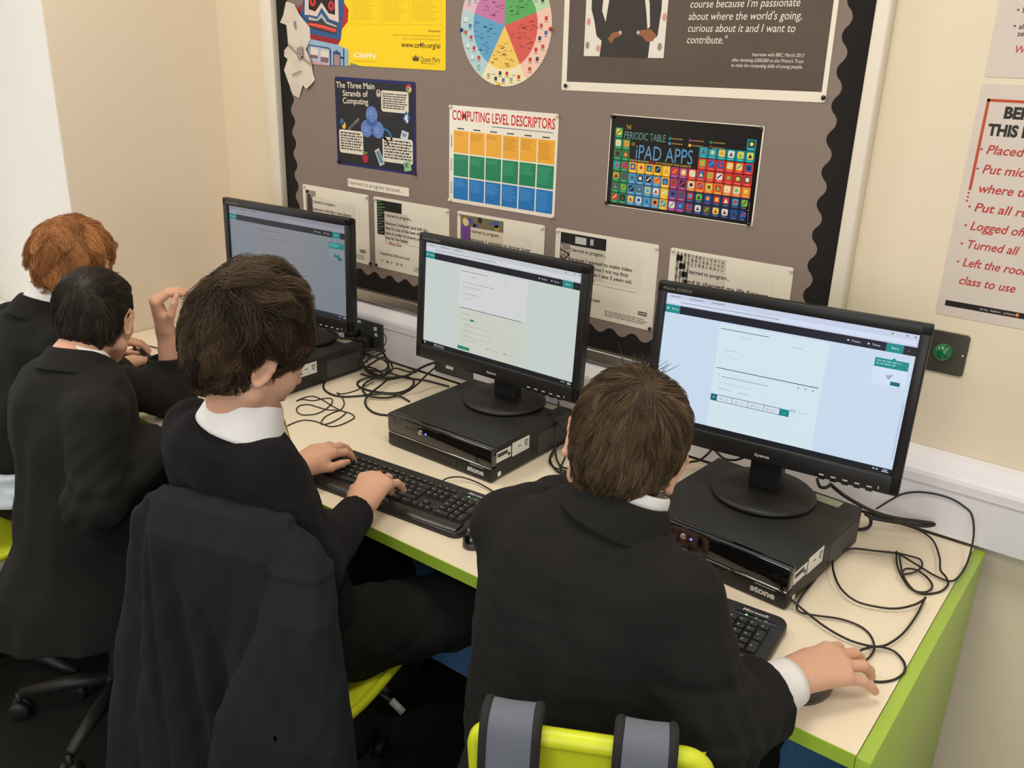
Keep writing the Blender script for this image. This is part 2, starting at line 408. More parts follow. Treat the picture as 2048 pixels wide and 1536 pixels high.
# head, ear caps, visor, mouth bar, body (a plain tin toy robot)
YP([(160, 230), (230, 80), (280, 30), (300, -120), (760, -160), (770, 20), (830, 120), (820, 260), (750, 350), (735, 480), (360, 410), (345, 290), (250, 210)], (176, 44, 40), 1)
YP([(245, 200), (280, 30), (270, -200), (770, -200), (775, 30), (735, 485), (330, 400), (345, 290)], (46, 88, 142), 2)
YP([(300, 180), (310, -220), (700, -240), (712, 270), (600, 230), (505, 90), (450, 200), (360, 180)], (222, 200, 186), 3)
YP([(350, 110), (352, -200), (660, -220), (668, 180), (590, 160), (505, 30), (430, 140)], (40, 28, 28), 4)
for cx, cy in ((400, 20), (622, 70)): 
    a, c = Y(cx, cy); S.disc(a, c, 0.0135, (196, 50, 56), 5); S.disc(a, c, 0.0045, (40, 20, 20), 6)
YP([(340, 190), (460, 225), (505, 190), (560, 240), (690, 290), (690, 420), (400, 350), (345, 330)], (58, 56, 66), 3)
YP([(350, 200), (450, 230), (505, 160), (570, 260), (690, 310), (688, 330), (560, 285), (505, 215), (455, 255), (350, 240)], (176, 178, 182), 4)
YP([(345, 270), (480, 290), (685, 350), (685, 395), (500, 345), (345, 305)], (214, 58, 46), 5)
YP([(350, 284), (480, 306), (680, 362), (680, 368), (480, 316), (350, 292)], (240, 130, 105), 6)
YP([(360, 405), (735, 480), (700, 545), (355, 470)], (150, 34, 38), 3)
YP([(310, 500), (345, 465), (700, 540), (830, 600), (826, 795), (385, 775), (330, 560)], (148, 178, 204), 4)
YP([(355, 535), (600, 575), (622, 610), (622, 788), (380, 775)], (36, 70, 120), 5)
YP([(365, 550), (600, 592), (606, 787), (385, 775)], (178, 186, 200), 6)
for q in ([(372, 575), (465, 588), (462, 668), (370, 655)], [(498, 605), (592, 620), (590, 695), (496, 682)]): YP(q, (226, 212, 200), 7)
for q in ([(370, 656), (462, 669), (460, 708), (372, 694)], [(496, 684), (590, 697), (588, 760), (494, 746)]): YP(q, (128, 98, 110), 7)
YP([(378, 735), (500, 760), (560, 786), (385, 776)], (208, 150, 146), 7)
YP([(645, 625), (690, 605), (735, 640), (735, 790), (645, 788)], (36, 70, 120), 5); YP([(656, 650), (725, 665), (725, 789), (656, 787)], (170, 130, 134), 6)
YP([(765, 580), (780, 585), (780, 792), (765, 790)], (36, 70, 120), 5); YP([(735, 680), (775, 692), (775, 716), (735, 704)], (30, 34, 44), 6)
YP([(855, 755), (920, 775), (975, 800), (850, 795)], (120, 130, 96), 2)
for k, (u0, u1, vb) in enumerate(((870, 1195, 288), (1225, 1555, 294), (1585, 1940, 296))):
    (a0, c0), (a1, c1) = Y(u0, vb), Y(u1, vb + 4)
    for i in range(26):
        S.line(a0 + (a1 - a0) * i / 26, c0, a0 + (a1 - a0) * (i + 0.55) / 26, c0, 0.0009, (170, 140, 30), 1)
    for q in (a0, a1):
        for i in range(20): S.line(q, c0 + 0.006 * i, q, c0 + 0.006 * i + 0.0034, 0.0009, (170, 140, 30), 1)
    S.greek(a0 + 0.005, c0 + 0.006 + 0.0052 * 22, (a1 - a0) - 0.012, 22, 0.0052, (214, 178, 30), 1, 0.35, seed=k)
def YT(body, u0, u1, vb, capv, rgb, **k):
    (a0, c0), (a1, c1) = Y(u0, vb), Y(u1, vb); cap = abs(Y(u0, vb - capv)[1] - c0)
    S.text(body, a0, c0, cap, rgb, 2, width=a1 - a0, ang=0.0, **k)
YT('Find out more', 1790, 1935, 386, 30, (90, 70, 20), bold=0.01)
YT('Explore the world of artificial intelligence, emotional', 1370, 1935, 430, 26, (196, 160, 30))
YT('robots and other fantastic computing, visit', 1478, 1935, 474, 26, (196, 160, 30))
YT('www.cs4fn.org/ai', 1466, 1935, 566, 66, (58, 42, 16), bold=0.012)
YT('Queen Mary', 1696, 1935, 742, 66, (90, 72, 22)); YT('University of London', 1700, 1870, 768, 18, (90, 72, 22))
a, c = Y(1640, 735); S.poly([(a - 0.011, c), (a + 0.011, c), (a + 0.013, c + 0.014), (a + 0.006, c + 0.008), (a, c + 0.017), (a - 0.006, c + 0.008), (a - 0.013, c + 0.014)], (90, 72, 22), 2)
YT('CS4FN', 885, 1165, 690, 58, (248, 240, 214), bold=0.03, shear=0.25); YT('Computer science for fun', 895, 1170, 738, 20, (196, 160, 30))
done(S, 'yellow poster with a red and blue tin robot at the top of the board')
# ---- torn white paper cut-out hanging over the yellow poster's corner
pts = [(572, 3), (590, 8), (600, 30), (618, 55), (619, 78), (612, 98), (622, 118), (624, 130), (624, 146), (628, 160), (622, 170), (614, 178), (606, 170), (596, 196), (585, 190), (578, 165), (570, 140), (575, 118), (566, 112), (568, 100), (579, 90), (577, 76), (572, 50), (558, 45), (566, 30)]
mb = MB(); W0 = [on_y(u, v, YB - 0.006) for u, v in pts]
fr = [(p[0], YB - 0.006 - 0.004 * math.sin(i * 1.3), p[2]) for i, p in enumerate(W0)]; bk = [(p[0], p[1] + 0.0008, p[2]) for p in fr]; n = len(fr)
mb.faces(fr + bk, [tuple(range(n)), tuple(range(n, 2 * n))[::-1]] + [(i, (i + 1) % n, n + (i + 1) % n, n + i) for i in range(n)], material('torn_white_paper', (214, 204, 188), 0.8, noise=0.12, scale=30))
gy = material('grey_print_patch', (150, 142, 132), 0.8)
for q in ([(593, 96), (604, 92), (606, 116), (596, 120)], [(584, 148), (602, 140), (602, 143), (584, 152)], [(590, 40), (592, 60), (588, 56), (586, 44)], [(578, 88), (596, 108), (594, 110), (576, 92)], [(604, 112), (622, 128), (620, 130), (602, 116)]):
    P = [on_y(u, v, YB - 0.0118) for u, v in q]; mb.faces([tuple(p) for p in P], [(0, 1, 2, 3)], gy)
tag(mb.build('paper_cutout'), 'torn white paper cut-out pinned over the edge of the yellow poster', 'paper')
# ---- round app wheel
CX, CZ, CR = -1.309, 1.719, 0.1465
mb = MB(); mb.prism([(CR * math.cos(2 * PI * i / 72), CR * math.sin(2 * PI * i / 72)) for i in range(72)], 0.0, 0.0011, M_lam, Matrix.Translation((CX, YB - 0.0002, CZ)) @ Matrix.Rotation(PI / 2, 4, 'X'))
S = Sheet((CX, YB - 0.0014, CZ), (1, 0, 0), (0, 0, 1), (0, -1, 0), mb)
cols = [((90, 170, 92), (186, 214, 168)), ((214, 92, 80), (240, 196, 178)), ((240, 200, 96), (240, 226, 176)), ((96, 160, 200), (178, 206, 210)), ((196, 118, 166), (226, 188, 198))]
angs = [90, 18, -60, -120, -196, -270]
for k in range(5):
    a0, a1 = math.radians(angs[k]), math.radians(angs[k + 1])
    for (r0, r1, col) in ((0.0, 0.104, cols[k][0]), (0.104, 0.1455, cols[k][1])):
        m_ = 14; out = [(r1 * math.cos(a0 + (a1 - a0) * i / m_), r1 * math.sin(a0 + (a1 - a0) * i / m_)) for i in range(m_ + 1)]
        inn = [(r0 * math.cos(a0 + (a1 - a0) * i / m_), r0 * math.sin(a0 + (a1 - a0) * i / m_)) for i in range(m_ + 1)][::-1] if r0 else [(0, 0)]
        S.poly(out + inn, col, 1, 0.35)
    r_ = random.Random(k)
    for i in range(26):
        aa = a0 + (a1 - a0) * r_.uniform(0.12, 0.88); rr = r_.uniform(0.035, 0.10); S.rect(rr * math.cos(aa) - 0.006, rr * math.sin(aa), r_.uniform(0.007, 0.014), 0.0022, tuple(int(q * 0.74) for q in cols[k][0]), 2)
    for i in range(9):
        aa = a0 + (a1 - a0) * (0.08 + 0.84 * (i + 0.5) / 9); rr = 0.115 if i % 2 else 0.131; x, z = rr * math.cos(aa), rr * math.sin(aa)
        S.rect(x - 0.0048, z - 0.0048, 0.0096, 0.0096, r_.choice([(70, 110, 170), (180, 90, 60), (230, 226, 220), (110, 90, 70), (206, 60, 60), (150, 170, 160), (60, 70, 90)]), 2, r=0.002)
        S.rect(x - 0.006, z - 0.009, 0.012, 0.0018, (140, 130, 120), 2)
done(S, 'round laminated wheel of five coloured segments pinned between two posters')
pin(-1.4515, 1.707, (24, 40, 120), 'dark blue drawing pin at the edge of the round coloured wheel'); pin(-1.1635, 1.7135, (190, 36, 34), 'red drawing pin at the edge of the round coloured wheel'); pin(-1.323, 1.578, (236, 204, 40), 'yellow drawing pin at the foot of the round coloured wheel')
# ---- dark interview poster
S = sheet(-1.125, 1.573, 0.662, 0.46, (236, 228, 214), mt=M_card, tilt=0.014)
GX, GZ = -1.125, 1.573
M_photo = material('dark_photo_print', (88, 74, 64), 0.32, noise=0.38, scale=5, coat=0.2)
def G(u, v):
    p = on_y(1100 + u / 3.2, v / 3.2, YB); a, c = p[0] - GX, p[2] - GZ; ct, st = math.cos(0.014), math.sin(0.014); return (a * ct + c * st, -a * st + c * ct)
(a0, c0), (a1, c1) = G(108, 522), G(1740, 590)
S.rect(a0, c0, a1 - a0, 0.42, (0, 0, 0), 1, mt=M_photo)
wt = (230, 222, 208)
S.poly([G(*q) for q in ((218, 358), (240, -120), (770, -120), (728, 372), (628, 370), (640, 280), (600, -60), (400, -60), (335, 250), (318, 360))], wt, 2)
M_suit = (62, 56, 52)
S.poly([G(*q) for q in ((318, 364), (332, 262), (300, 230), (285, 130), (268, 60), (275, -120), (725, -120), (716, 60), (690, 230), (640, 268), (628, 374))], M_suit, 3)
S.poly([G(*q) for q in ((372, -120), (385, -20), (358, 140), (336, 70), (345, -20), (340, -120))], wt, 4)
S.poly([G(*q) for q in ((618, -120), (640, 20), (642, 170), (626, 188), (620, 90), (600, -120))], wt, 4)
for q in (((372, 250), (400, 210), (452, 198), (466, 214), (448, 232), (412, 246), (395, 280)), ((556, 205), (600, 190), (650, 190), (684, 225), (660, 262), (620, 268), (592, 232), (560, 222))): S.poly([G(*z) for z in q], (150, 98, 66), 5)
for q in ((452, 208), (566, 208)): a, c = G(*q); S.disc(a, c, 0.004, (206, 186, 170), 6, 10)
for q, cc in (((242, 290), (150, 140, 130)), ((704, 300), (150, 140, 130)), ((250, 140), (214, 150, 130)), ((310, 310), (214, 160, 140)), ((735, 110), (214, 150, 130))):
    a, c = G(*q); S.disc(a, c, 0.006, cc, 3, 7, 0.009)
def GT(body, u0, u1, vb, capv, al='l', rgb=(232, 224, 214), **k):
    (a0, c0), (a1, c1) = G(u0, vb), G(u1, vb); S.text(body, a0, c0, capv / 3.2 * 0.00118, rgb, 2, width=abs(a1 - a0), shear=0.18, **k)
GT('course because I\'m passionate', 895, 1600, 50, 46); GT('about where the world\'s going,', 885, 1612, 128, 46); GT('curious about it and I want to', 880, 1570, 204, 46); GT('contribute."', 874, 1135, 277, 46)
GT('Interview with BBC, March 2013', 1292, 1628, 359, 20); GT('after donating £500,000 to the Prince\'s Trust', 1164, 1624, 393, 20); GT('to raise the computing skills of young people.', 1160, 1618, 427, 20)
done(S, 'large dark poster with white quotation and a dark suited figure photograph')
for x, z in ((-1.111, 1.584), (-0.467, 1.592)): pin(x, z, (22, 22, 22), 'black drawing pin at a lower corner of the dark quotation poster')
# ---- three main strands
S = sheet(-1.957, 1.312, 0.335, 0.257, (32, 32, 88), mt=material('navy_laminated_poster', (30, 30, 92), 0.3, spec=0.2), r=0.006)
S.rect(0.006, 0.007, 0.321, 0.241, (22, 20, 20), 1, rough=0.4)
TX, TZ = -1.957, 1.312
def T(u, v):
    p = on_y(650 + u / 5.91, 140 + v / 5.91, YB); return (p[0] - TX, p[2] - TZ)
def TT(body, u0, u1, v0, v1, cap, rgb=(226, 216, 200), lay=2, **k):
    (a0, c0), (a1, c1) = T(u0, v0), T(u1, v1); S.text(body, a0, c0, cap, rgb, lay, width=math.hypot(a1 - a0, c1 - c0), ang=math.atan2(c1 - c0, a1 - a0), **k)
TT('The Three Main', 135, 590, 205, 228, 0.0175, bold=0.012); TT('Strands of', 213, 512, 305, 318, 0.0175, bold=0.012); TT('Computing', 213, 515, 392, 410, 0.0175, bold=0.012)
def blob(u0, v0, u1, v1, sd):
    (a0, c0), (a1, c1) = T(u0, v1), T(u1, v0)
    S.rect(min(a0, a1), c0, abs(a1 - a0), abs(c1 - c0), (224, 214, 196), 2, r=0.008); S.greek(a0 + 0.006, c1 - 0.011, abs(a1 - a0) - 0.010, 7, (abs(c1 - c0) - 0.014) / 7, (70, 66, 62), 3, 0.55, seed=sd, ragged=0.12)
blob(670, 262, 990, 488, 3); blob(180, 730, 452, 970, 5); blob(688, 828, 1040, 1078, 9)
for (u, v) in ((556, 530), (497, 693), (630, 708)): a, c = T(u, v); S.disc(a, c, 0.0245, (98, 128, 190), 4 if v > 600 else 3, 28)
for q in ([(485, 585), (520, 580), (556, 630), (545, 660), (500, 640)], [(628, 596), (590, 594), (558, 632), (570, 664), (612, 650)], [(563, 650), (580, 700), (565, 775), (545, 720)]): S.poly([T(*z) for z in q], (66, 92, 168), 6)
for u, v in ((525, 495), (530, 525), (460, 690), (470, 720), (600, 705), (605, 738)): a, c = T(u, v); S.rect(a, c, 0.016, 0.0024, (150, 176, 220), 7)
a, c = T(992, 222); S.disc(a, c, 0.0118, (206, 66, 52), 3); S.poly([(a, c), (a - 0.0115, c - 0.002), (a - 0.009, c - 0.0085), (a + 0.001, c - 0.0118)], (70, 150, 80), 4); S.poly([(a, c), (a + 0.001, c - 0.0118), (a + 0.009, c - 0.008), (a + 0.0118, c + 0.001), (a + 0.004, c + 0.004)], (230, 190, 70), 4); S.disc(a, c, 0.005, (230, 226, 214), 5); S.disc(a, c, 0.0039, (60, 110, 180), 6)
S.poly([T(*q) for q in ((918, 580), (960, 485), (1018, 560), (980, 648))], (50, 90, 160), 3); TT('f', 962, 1010, 626, 600, 0.020, (236, 230, 220), 4, bold=0.03)
S.poly([T(*q) for q in ((893, 800), (915, 708), (995, 742), (978, 844))], (200, 210, 216), 3); TT('W', 916, 968, 788, 800, 0.012, (30, 84, 150), 4, bold=0.03)
S.poly([T(*q) for q in ((930, 1090), (1010, 1072), (1030, 1188), (945, 1200))], (150, 190, 140), 3); TT('X', 950, 1000, 1160, 1150, 0.014, (30, 84, 50), 4, bold=0.03)
for pa, pb, cl in ((205, 610, (60, 104, 160)), (228, 655, (230, 186, 70))): a, c = T(pa, pb); S.disc(a, c, 0.0085, cl, 3, 12, 0.0105)
a, c = T(635, 275); S.rect(a - 0.008, c - 0.010, 0.016, 0.020, (196, 186, 170), 3, r=0.004); S.disc(a, c + 0.004, 0.004, (110, 76, 60), 4)
a, c = T(480, 1045); S.disc(a, c, 0.0125, (176, 34, 54), 3, 10, 0.0135)
for q in (0.006, -0.004): S.disc(a + q, c + 0.017, 0.0055, (88, 140, 70), 4, 10, 0.004)
for i, (r0, u, v) in enumerate(((0.036, 700, 830), (0.024, 690, 880))):
    a, c = T(u, v); S.poly([(a + r0 * math.cos(t_ * 0.16), c + r0 * math.sin(t_ * 0.16)) for t_ in range(11)] + [(a + (r0 - 0.007) * math.cos(t_ * 0.16), c + (r0 - 0.007) * math.sin(t_ * 0.16)) for t_ in range(10, -1, -1)], (44, 108, 176), 2)
S.poly([T(*q) for q in ((590, 952), (640, 922), (710, 1108), (655, 1136))], (206, 204, 198), 3); S.poly([T(*q) for q in ((606, 968), (640, 946), (696, 1090), (660, 1112))], (86, 140, 160), 4)
TT('Google', 640, 800, 530, 545, 0.008, (96, 62, 60), 2); TT('0101000', 290, 410, 715, 590, 0.0085, (180, 172, 160), 2)
done(S, 'dark blue poster with overlapping blue circles headed The Three Main Strands of Computing')
for x, z in ((-1.951, 1.319), (-1.623, 1.316)): pin(x, z, (22, 22, 26), 'black drawing pin at a lower corner of the dark blue circles poster')
# ---- little strip caption
S = sheet(-1.9145, 1.247, 0.262, 0.0255, (226, 212, 196), tilt=-0.002, r=0.001, mt=M_card); S.text('I learned to program because...', 0.002, 0.0085, 0.0125, (104, 92, 84), 1, width=0.235)
done(S, 'narrow white caption strip reading I learned to program because', 'paper strip', name='caption_strip')
# ---- computing level descriptors
S = sheet(-1.495, 1.2535, 0.366, 0.262, (228, 222, 206), mt=M_lam, r=0.005)
S.text('COMPUTING LEVEL DESCRIPTORS', 0.010, 0.224, 0.027, (204, 40, 48), 1, width=0.346, bold=0.016)
S.rect(0.150, 0.214, 0.20, 0.0022, (120, 130, 150), 1)
for k in range(6):
    x = 0.0165 + k * 0.0577
    S.rect(x + 0.013, 0.2005, 0.024, 0.0032, (70, 64, 60), 1)
    for j, cl in enumerate(((240, 172, 54), (34, 132, 92), (40, 118, 186))):
        z = 0.137 - j * 0.0635; S.rect(x, z, 0.0535, 0.0595, cl, 1, 0.0, rough=0.3)
        S.greek(x + 0.003, z + 0.052, 0.044, (2, 5, 3, 9, 7, 12)[k] if j < 2 else (5, 8, 8, 10, 8, 13)[k], 0.0038, tuple(int(q * 0.72) for q in cl) if j == 0 else tuple(min(255, int(q * 1.0 + 50)) for q in cl), 2, 0.32, seed=k * 3 + j)
for j in range(3): S.rect(0.007, 0.150 - j * 0.0635, 0.0028, 0.034, (110, 120, 150), 1)
done(S, 'white chart of orange, green and blue cells headed Computing Level Descriptors')
for x, z in ((-1.489, 1.5115), (-1.1315, 1.511), (-1.491, 1.2575), (-1.134, 1.2575)): pin(x, z, (222, 212, 196), 'white drawing pin at a corner of the Computing Level Descriptors chart')
# ---- periodic table of apps
S = sheet(-0.9755, 1.309, 0.389, 0.217, (214, 204, 190), mt=M_lam, r=0.003)
M_gl = material('black_gloss_print', (26, 24, 23), 0.14, spec=0.4, noise=0.1, scale=10, bump=0.05, bscale=30); S.rect(0.0022, 0.002, 0.3835, 0.213, (0, 0, 0), 1, mt=M_gl)
gw, gh = 0.0226, 0.0258; gx0, gz0 = 0.0145, 0.0085
grn, blu, yel, pur, red, ora, tea, nav = (40, 130, 84), (76, 140, 186), (240, 176, 52), (140, 62, 122), (206, 58, 52), (224, 122, 50), (30, 140, 150), (40, 54, 92)
grid = {0: [grn, grn, blu, blu, blu, blu, yel, pur, pur] + [nav] * 7, 1: [grn, grn, blu, blu, blu, blu, yel, pur, pur] + [nav] * 7, 2: [grn, grn, blu, blu, blu, blu, yel, pur, pur] + [ora] * 7,
        3: [grn, grn, yel, yel, yel, yel, yel, pur, pur] + [red] * 7, 4: [grn, grn] + [None] * 8 + [red] * 6, 5: [grn, grn] + [None] * 8 + [tea] * 6, 6: [grn] + [None] * 14 + [tea]}
r_ = random.Random(21); pal = [(230, 226, 216), (40, 90, 170), (206, 60, 52), (236, 150, 60), (40, 44, 52), (120, 186, 70), (70, 160, 196), (230, 210, 90), (110, 80, 60)]
for row, cc in grid.items():
    for k, cl in enumerate(cc):
        if cl is None: continue
        x, z = gx0 + k * gw, gz0 + row * gh
        S.rect(x, z, gw - 0.0012, gh - 0.0014, cl, 2, r=0.002, rough=0.15); i1 = r_.choice(pal); S.rect(x + 0.0035, z + 0.0068, 0.0148, 0.0148, i1, 3, r=0.003, rough=0.2)
        i2 = r_.choice([q for q in pal if q != i1]); sh = r_.randrange(4); cxx, czz = x + 0.0109, z + 0.0142
        if sh == 0: S.disc(cxx, czz, 0.0045, i2, 4, 12)
        elif sh == 1: S.poly([(cxx - 0.005, czz - 0.0045), (cxx + 0.005, czz - 0.0045), (cxx, czz + 0.0052)], i2, 4)
        elif sh == 2: S.rect(cxx - 0.004, czz - 0.004, 0.008, 0.008, i2, 4, r=0.001)
        else: S.line(cxx - 0.005, czz - 0.004, cxx + 0.005, czz + 0.005, 0.003, i2, 4)
        S.rect(x + 0.0045, z + 0.0026, 0.012, 0.0018, tuple(min(255, q + 70) for q in cl), 3)
S.text('THE', 0.044, 0.1855, 0.010, (214, 160, 70), 2, width=0.014); S.text('PERIODIC TABLE', 0.040, 0.1635, 0.0175, (92, 152, 148), 2, width=0.112); S.text('OF', 0.062, 0.1480, 0.0085, (214, 160, 70), 2, width=0.0095); S.text('iPAD APPS', 0.074, 0.1195, 0.0345, (92, 150, 196), 2, width=0.152)
S.text('INSPIRED BY SEAN JUNKINS', 0.056, 0.1125, 0.0045, (190, 170, 130), 2, width=0.056, bold=0.02); S.text('BY ICT EVANGELIST MARK ANDERSON', 0.1315, 0.1125, 0.0045, (196, 160, 60), 2, width=0.092, bold=0.02); S.text('REMIXED', 0.114, 0.1125, 0.0045, (176, 60, 70), 2, width=0.015, bold=0.02)
for i, cl in enumerate((tea, blu, pur, yel, grn, red)):
    x, z = 0.160 + (i // 2) * 0.052, 0.170 - (i % 2) * 0.011; S.rect(x, z, 0.007, 0.006, cl, 2, r=0.001); S.rect(x + 0.009, z + 0.002, 0.028, 0.0026, (150, 116, 66), 2)
S.rect(0.367, 0.010, 0.0095, 0.042, (120, 112, 100), 2)
done(S, 'black glossy landscape poster of small app squares headed The Periodic Table')
for x, z in ((-0.969, 1.5205), (-0.970, 1.3145), (-0.594, 1.3145), (-0.593, 1.5205)): pin(x, z, (24, 23, 22), 'black drawing pin at a corner of the black app table poster')
# ---- five laminated "I learned to program" cards
def learned(x0, z0, lines, pict, label, tail=True, tilt=0.0):
    S = sheet(x0, z0, 0.306, 0.2185, (0, 0, 0), mt=M_lam, tilt=tilt, r=0.006)
    pict(S)
    S.line(0.0415, 0.0895, 0.255, 0.0895, 0.0012, (166, 156, 142), 3); S.line(0.262, 0.092, 0.262, 0.178, 0.0007, (206, 196, 182), 3)
    S.text('I learned to program...', 0.047, 0.164, 0.0098, BLK, 5, width=0.112, bold=0.014)
    for i, (q, wd, cl) in enumerate(lines): S.text(q, 0.0465, 0.140 - 0.0152 * i, 0.0098, cl, 5, width=wd, bold=0.018)
    if tail:
        S.text('Computing at GCSE and A-Level', 0.022, 0.044, 0.0080, BLK, 3, width=0.125, bold=0.02)
        for i, cl in enumerate(((170, 160, 130), (150, 140, 130), (180, 170, 150), (150, 150, 140), (120, 116, 110))): S.rect(0.026 + i * 0.021, 0.020, 0.013 if i % 2 else 0.007, 0.0075, cl, 3, r=0.002)
        S.greek(0.165, 0.024, 0.125, 3, 0.0055, (120, 112, 104), 3, 0.4, seed=len(label), ragged=0.1); S.rect(0.262, 0.0345, 0.026, 0.0095, (70, 66, 60), 3); S.rect(0.263, 0.0375, 0.024, 0.0035, (190, 182, 168), 4)
    done(S, label, 'poster', 'I learned to program cards', 'laminated_card')
NAME = (150, 62, 56)
def p1(S): S.rect(0.013, 0.085, 0.05, 0.117, (150, 142, 132), 1); S.poly([(0.017, 0.085), (0.045, 0.085), (0.045, 0.17), (0.035, 0.19), (0.022, 0.19)], (62, 58, 56), 2); S.disc(0.022, 0.197, 0.008, (44, 42, 40), 2, 12, 0.006); S.rect(0.05, 0.115, 0.06, 0.07, (222, 213, 196), 2); S.rect(0.046, 0.112, 0.20, 0.068, (224, 216, 199), 3)
def p2(S):
    S.rect(0.012, 0.105, 0.105, 0.105, (30, 32, 28), 1)
    for i in range(12): S.line(0.014, 0.204 - i * 0.0085, 0.03 + (i * 7 % 5) * 0.004, 0.208 - i * 0.0085, 0.003, (80, 150, 80) if i < 4 else (110, 116, 108), 2)
    S.rect(0.044, 0.10, 0.10, 0.079, (204, 194, 178), 3); S.rect(0.144, 0.10, 0.1, 0.08, (228, 219, 202), 3)
def p3(S):
    S.rect(0.012, 0.105, 0.155, 0.105, (120, 110, 80), 1); r_ = random.Random(4)
    for i in range(26): S.disc(0.018 + r_.random() * 0.142, 0.112 + r_.random() * 0.09, 0.006 + 0.005 * r_.random(), r_.choice([(150, 80, 50), (60, 70, 60), (70, 90, 150), (170, 140, 80), (90, 120, 60), (50, 44, 40)]), 2, 9)
    S.poly([(0.014, 0.175), (0.05, 0.18), (0.045, 0.12), (0.028, 0.105)], (110, 66, 140), 3); S.disc(0.032, 0.190, 0.011, (222, 190, 150), 4)
    S.rect(0.050, 0.10, 0.117, 0.079, (214, 202, 180), 4); S.rect(0.167, 0.10, 0.09, 0.08, (228, 219, 202), 4)
def p4(S):
    S.rect(0.016, 0.105, 0.140, 0.105, (36, 34, 34), 1); S.rect(0.018, 0.11, 0.032, 0.072, (140, 130, 120), 2)
    for i in range(7): S.line(0.018, 0.115 + i * 0.010, 0.05, 0.120 + ((i * 5) % 7) * 0.008, 0.0035, (50, 46, 44) if i % 2 else (196, 186, 172), 3)
    S.rect(0.062, 0.186, 0.034, 0.018, (196, 192, 186), 3); S.rect(0.108, 0.188, 0.010, 0.016, (176, 176, 180), 3)
    S.rect(0.047, 0.10, 0.108, 0.080, (206, 197, 182), 4); S.rect(0.155, 0.10, 0.1, 0.08, (228, 219, 202), 4)
def p5(S):
    S.rect(0.016, 0.105, 0.130, 0.105, (196, 188, 172), 1)
    for i in range(11):
        for j in range(13): S.text('1' if (i * 3 + j * 5) % 7 < 3 else '0', 0.018 + j * 0.0098, 0.109 + i * 0.0094 - j * 0.0002, 0.0088 - j * 0.0003, (36, 34, 34), 2, bold=0.04)
    for i in range(5): S.rect(0.018 + i * 0.008, 0.190 - i * 0.019, 0.016, 0.014, (44, 42, 42), 2)
    S.rect(0.052, 0.10, 0.095, 0.080, (210, 202, 188), 3); S.rect(0.147, 0.10, 0.1, 0.08, (228, 219, 202), 3)
learned(-2.131, 1.0125, [('because it felt like I was playing', 0.182, BLK), ('games instead of doing', 0.128, BLK), ('homework.', 0.055, BLK)], p1, 'white laminated card reading games instead of doing homework, above the far monitor')
learned(-1.8, 1.0125, [('because I believed (and still do)', 0.176, BLK), ('that it\'s one of the best skills to', 0.172, BLK), ('have in order to change people\'s', 0.176, BLK), ('lives for the better.', 0.098, BLK), ('— Alyssa Daw', 0.070, NAME)], p2, 'white laminated card reading one of the best skills, green code on its picture')
learned(-1.463, 1.0125, [('because I wanted to know how', 0.214, BLK), ('my computer worked.', 0.142, BLK)], p3, 'white laminated card reading know how my computer worked, purple corner on its picture')
learned(-1.1205, 1.0125, [('because I wanted to make video', 0.190, BLK), ('games ever since I got my first', 0.180, BLK), ('computer when I was 5 years old.', 0.192, BLK), ('— Steven Chen', 0.082, NAME)], p4, 'white laminated card reading make video games, wedged between two monitors', tilt=0.002)
learned(-0.783, 1.0125, [('and it changed my life forever.', 0.212, BLK), ('— Shannon Rugh', 0.112, NAME)], p5, 'white laminated card reading changed my life forever, ones and zeros on its picture', tilt=0.004)
for k, (x, z, cl) in enumerate(((-2.121, 1.2245, 0), (-1.830, 1.2245, 0), (-1.793, 1.2245, 0), (-1.500, 1.2245, 0), (-1.4545, 1.2245, 0), (-1.163, 1.2245, 0), (-1.114, 1.2245, 0), (-0.819, 1.2245, 0), (-0.776, 1.2255, 0), (-0.481, 1.2265, 0), (-1.8205, 1.0195, 1), (-1.793, 1.0195, 1), (-0.8195, 1.0195, 1))):
    pin(x, z, (24, 22, 22) if cl else (222, 212, 196), ('black drawing pin at the foot of a white laminated card' if cl else 'white drawing pin at a top corner of a white laminated card'))
# ---- two sheets on the wall beyond the board
M_pocket = material('glossy_plastic_pocket', (218, 206, 194), 0.12, coat=1.0, noise=0.03, scale=9, bump=0.25, bscale=14)
S = sheet(-0.1775, 1.1865, 0.330, 0.447, (0, 0, 0), y=YW, mt=M_pocket, r=0.003)
S.rect(0.0145, 0.020, 0.30, 0.0115, (34, 30, 30), 1); S.text('strive : believe : achieve', 0.079, 0.0235, 0.0052, (200, 190, 180), 2, width=0.062)
S.disc(0.146, 0.0258, 0.0035, (222, 130, 40), 2)
RD = (190, 78, 52); S.line(0.0165, 0.2515, 0.0165, 0.4205, 0.0052, RD, 1); S.line(0.014, 0.418, 0.316, 0.418, 0.0052, RD, 1)
for i in range(3): S.disc(0.0155, 0.246 - i * 0.0075, 0.0021, RD, 1, 10)
S.text('BEFORE', 0.047, 0.388, 0.0205, (52, 46, 44), 1, width=0.092, bold=0.05); S.text('THIS ROOM', 0.0265, 0.356, 0.0205, (52, 46, 44), 1, width=0.132, bold=0.05)
RT = (186, 66, 62)
for i, (q, wd, dot) in enumerate((('Placed', 0.066, 1), ('Put mice', 0.085, 1), ('where they', 0.113, 0), ('Put all rubbish', 0.150, 1), ('Logged off', 0.101, 1), ('Turned all', 0.094, 1), ('Left the room', 0.124, 1), ('class to use', 0.103, 0))):
    zz = 0.3215 - i * 0.0362; S.text(q, 0.030, zz, 0.0172, RT, 1, width=wd, shear=0.22, bold=0.016)
    if dot: S.disc(0.0222, zz + 0.0075, 0.0023, RT, 1, 10)
done(S, 'plastic pocketed notice in red lettering with red line border, beside the exit button', 'notice')
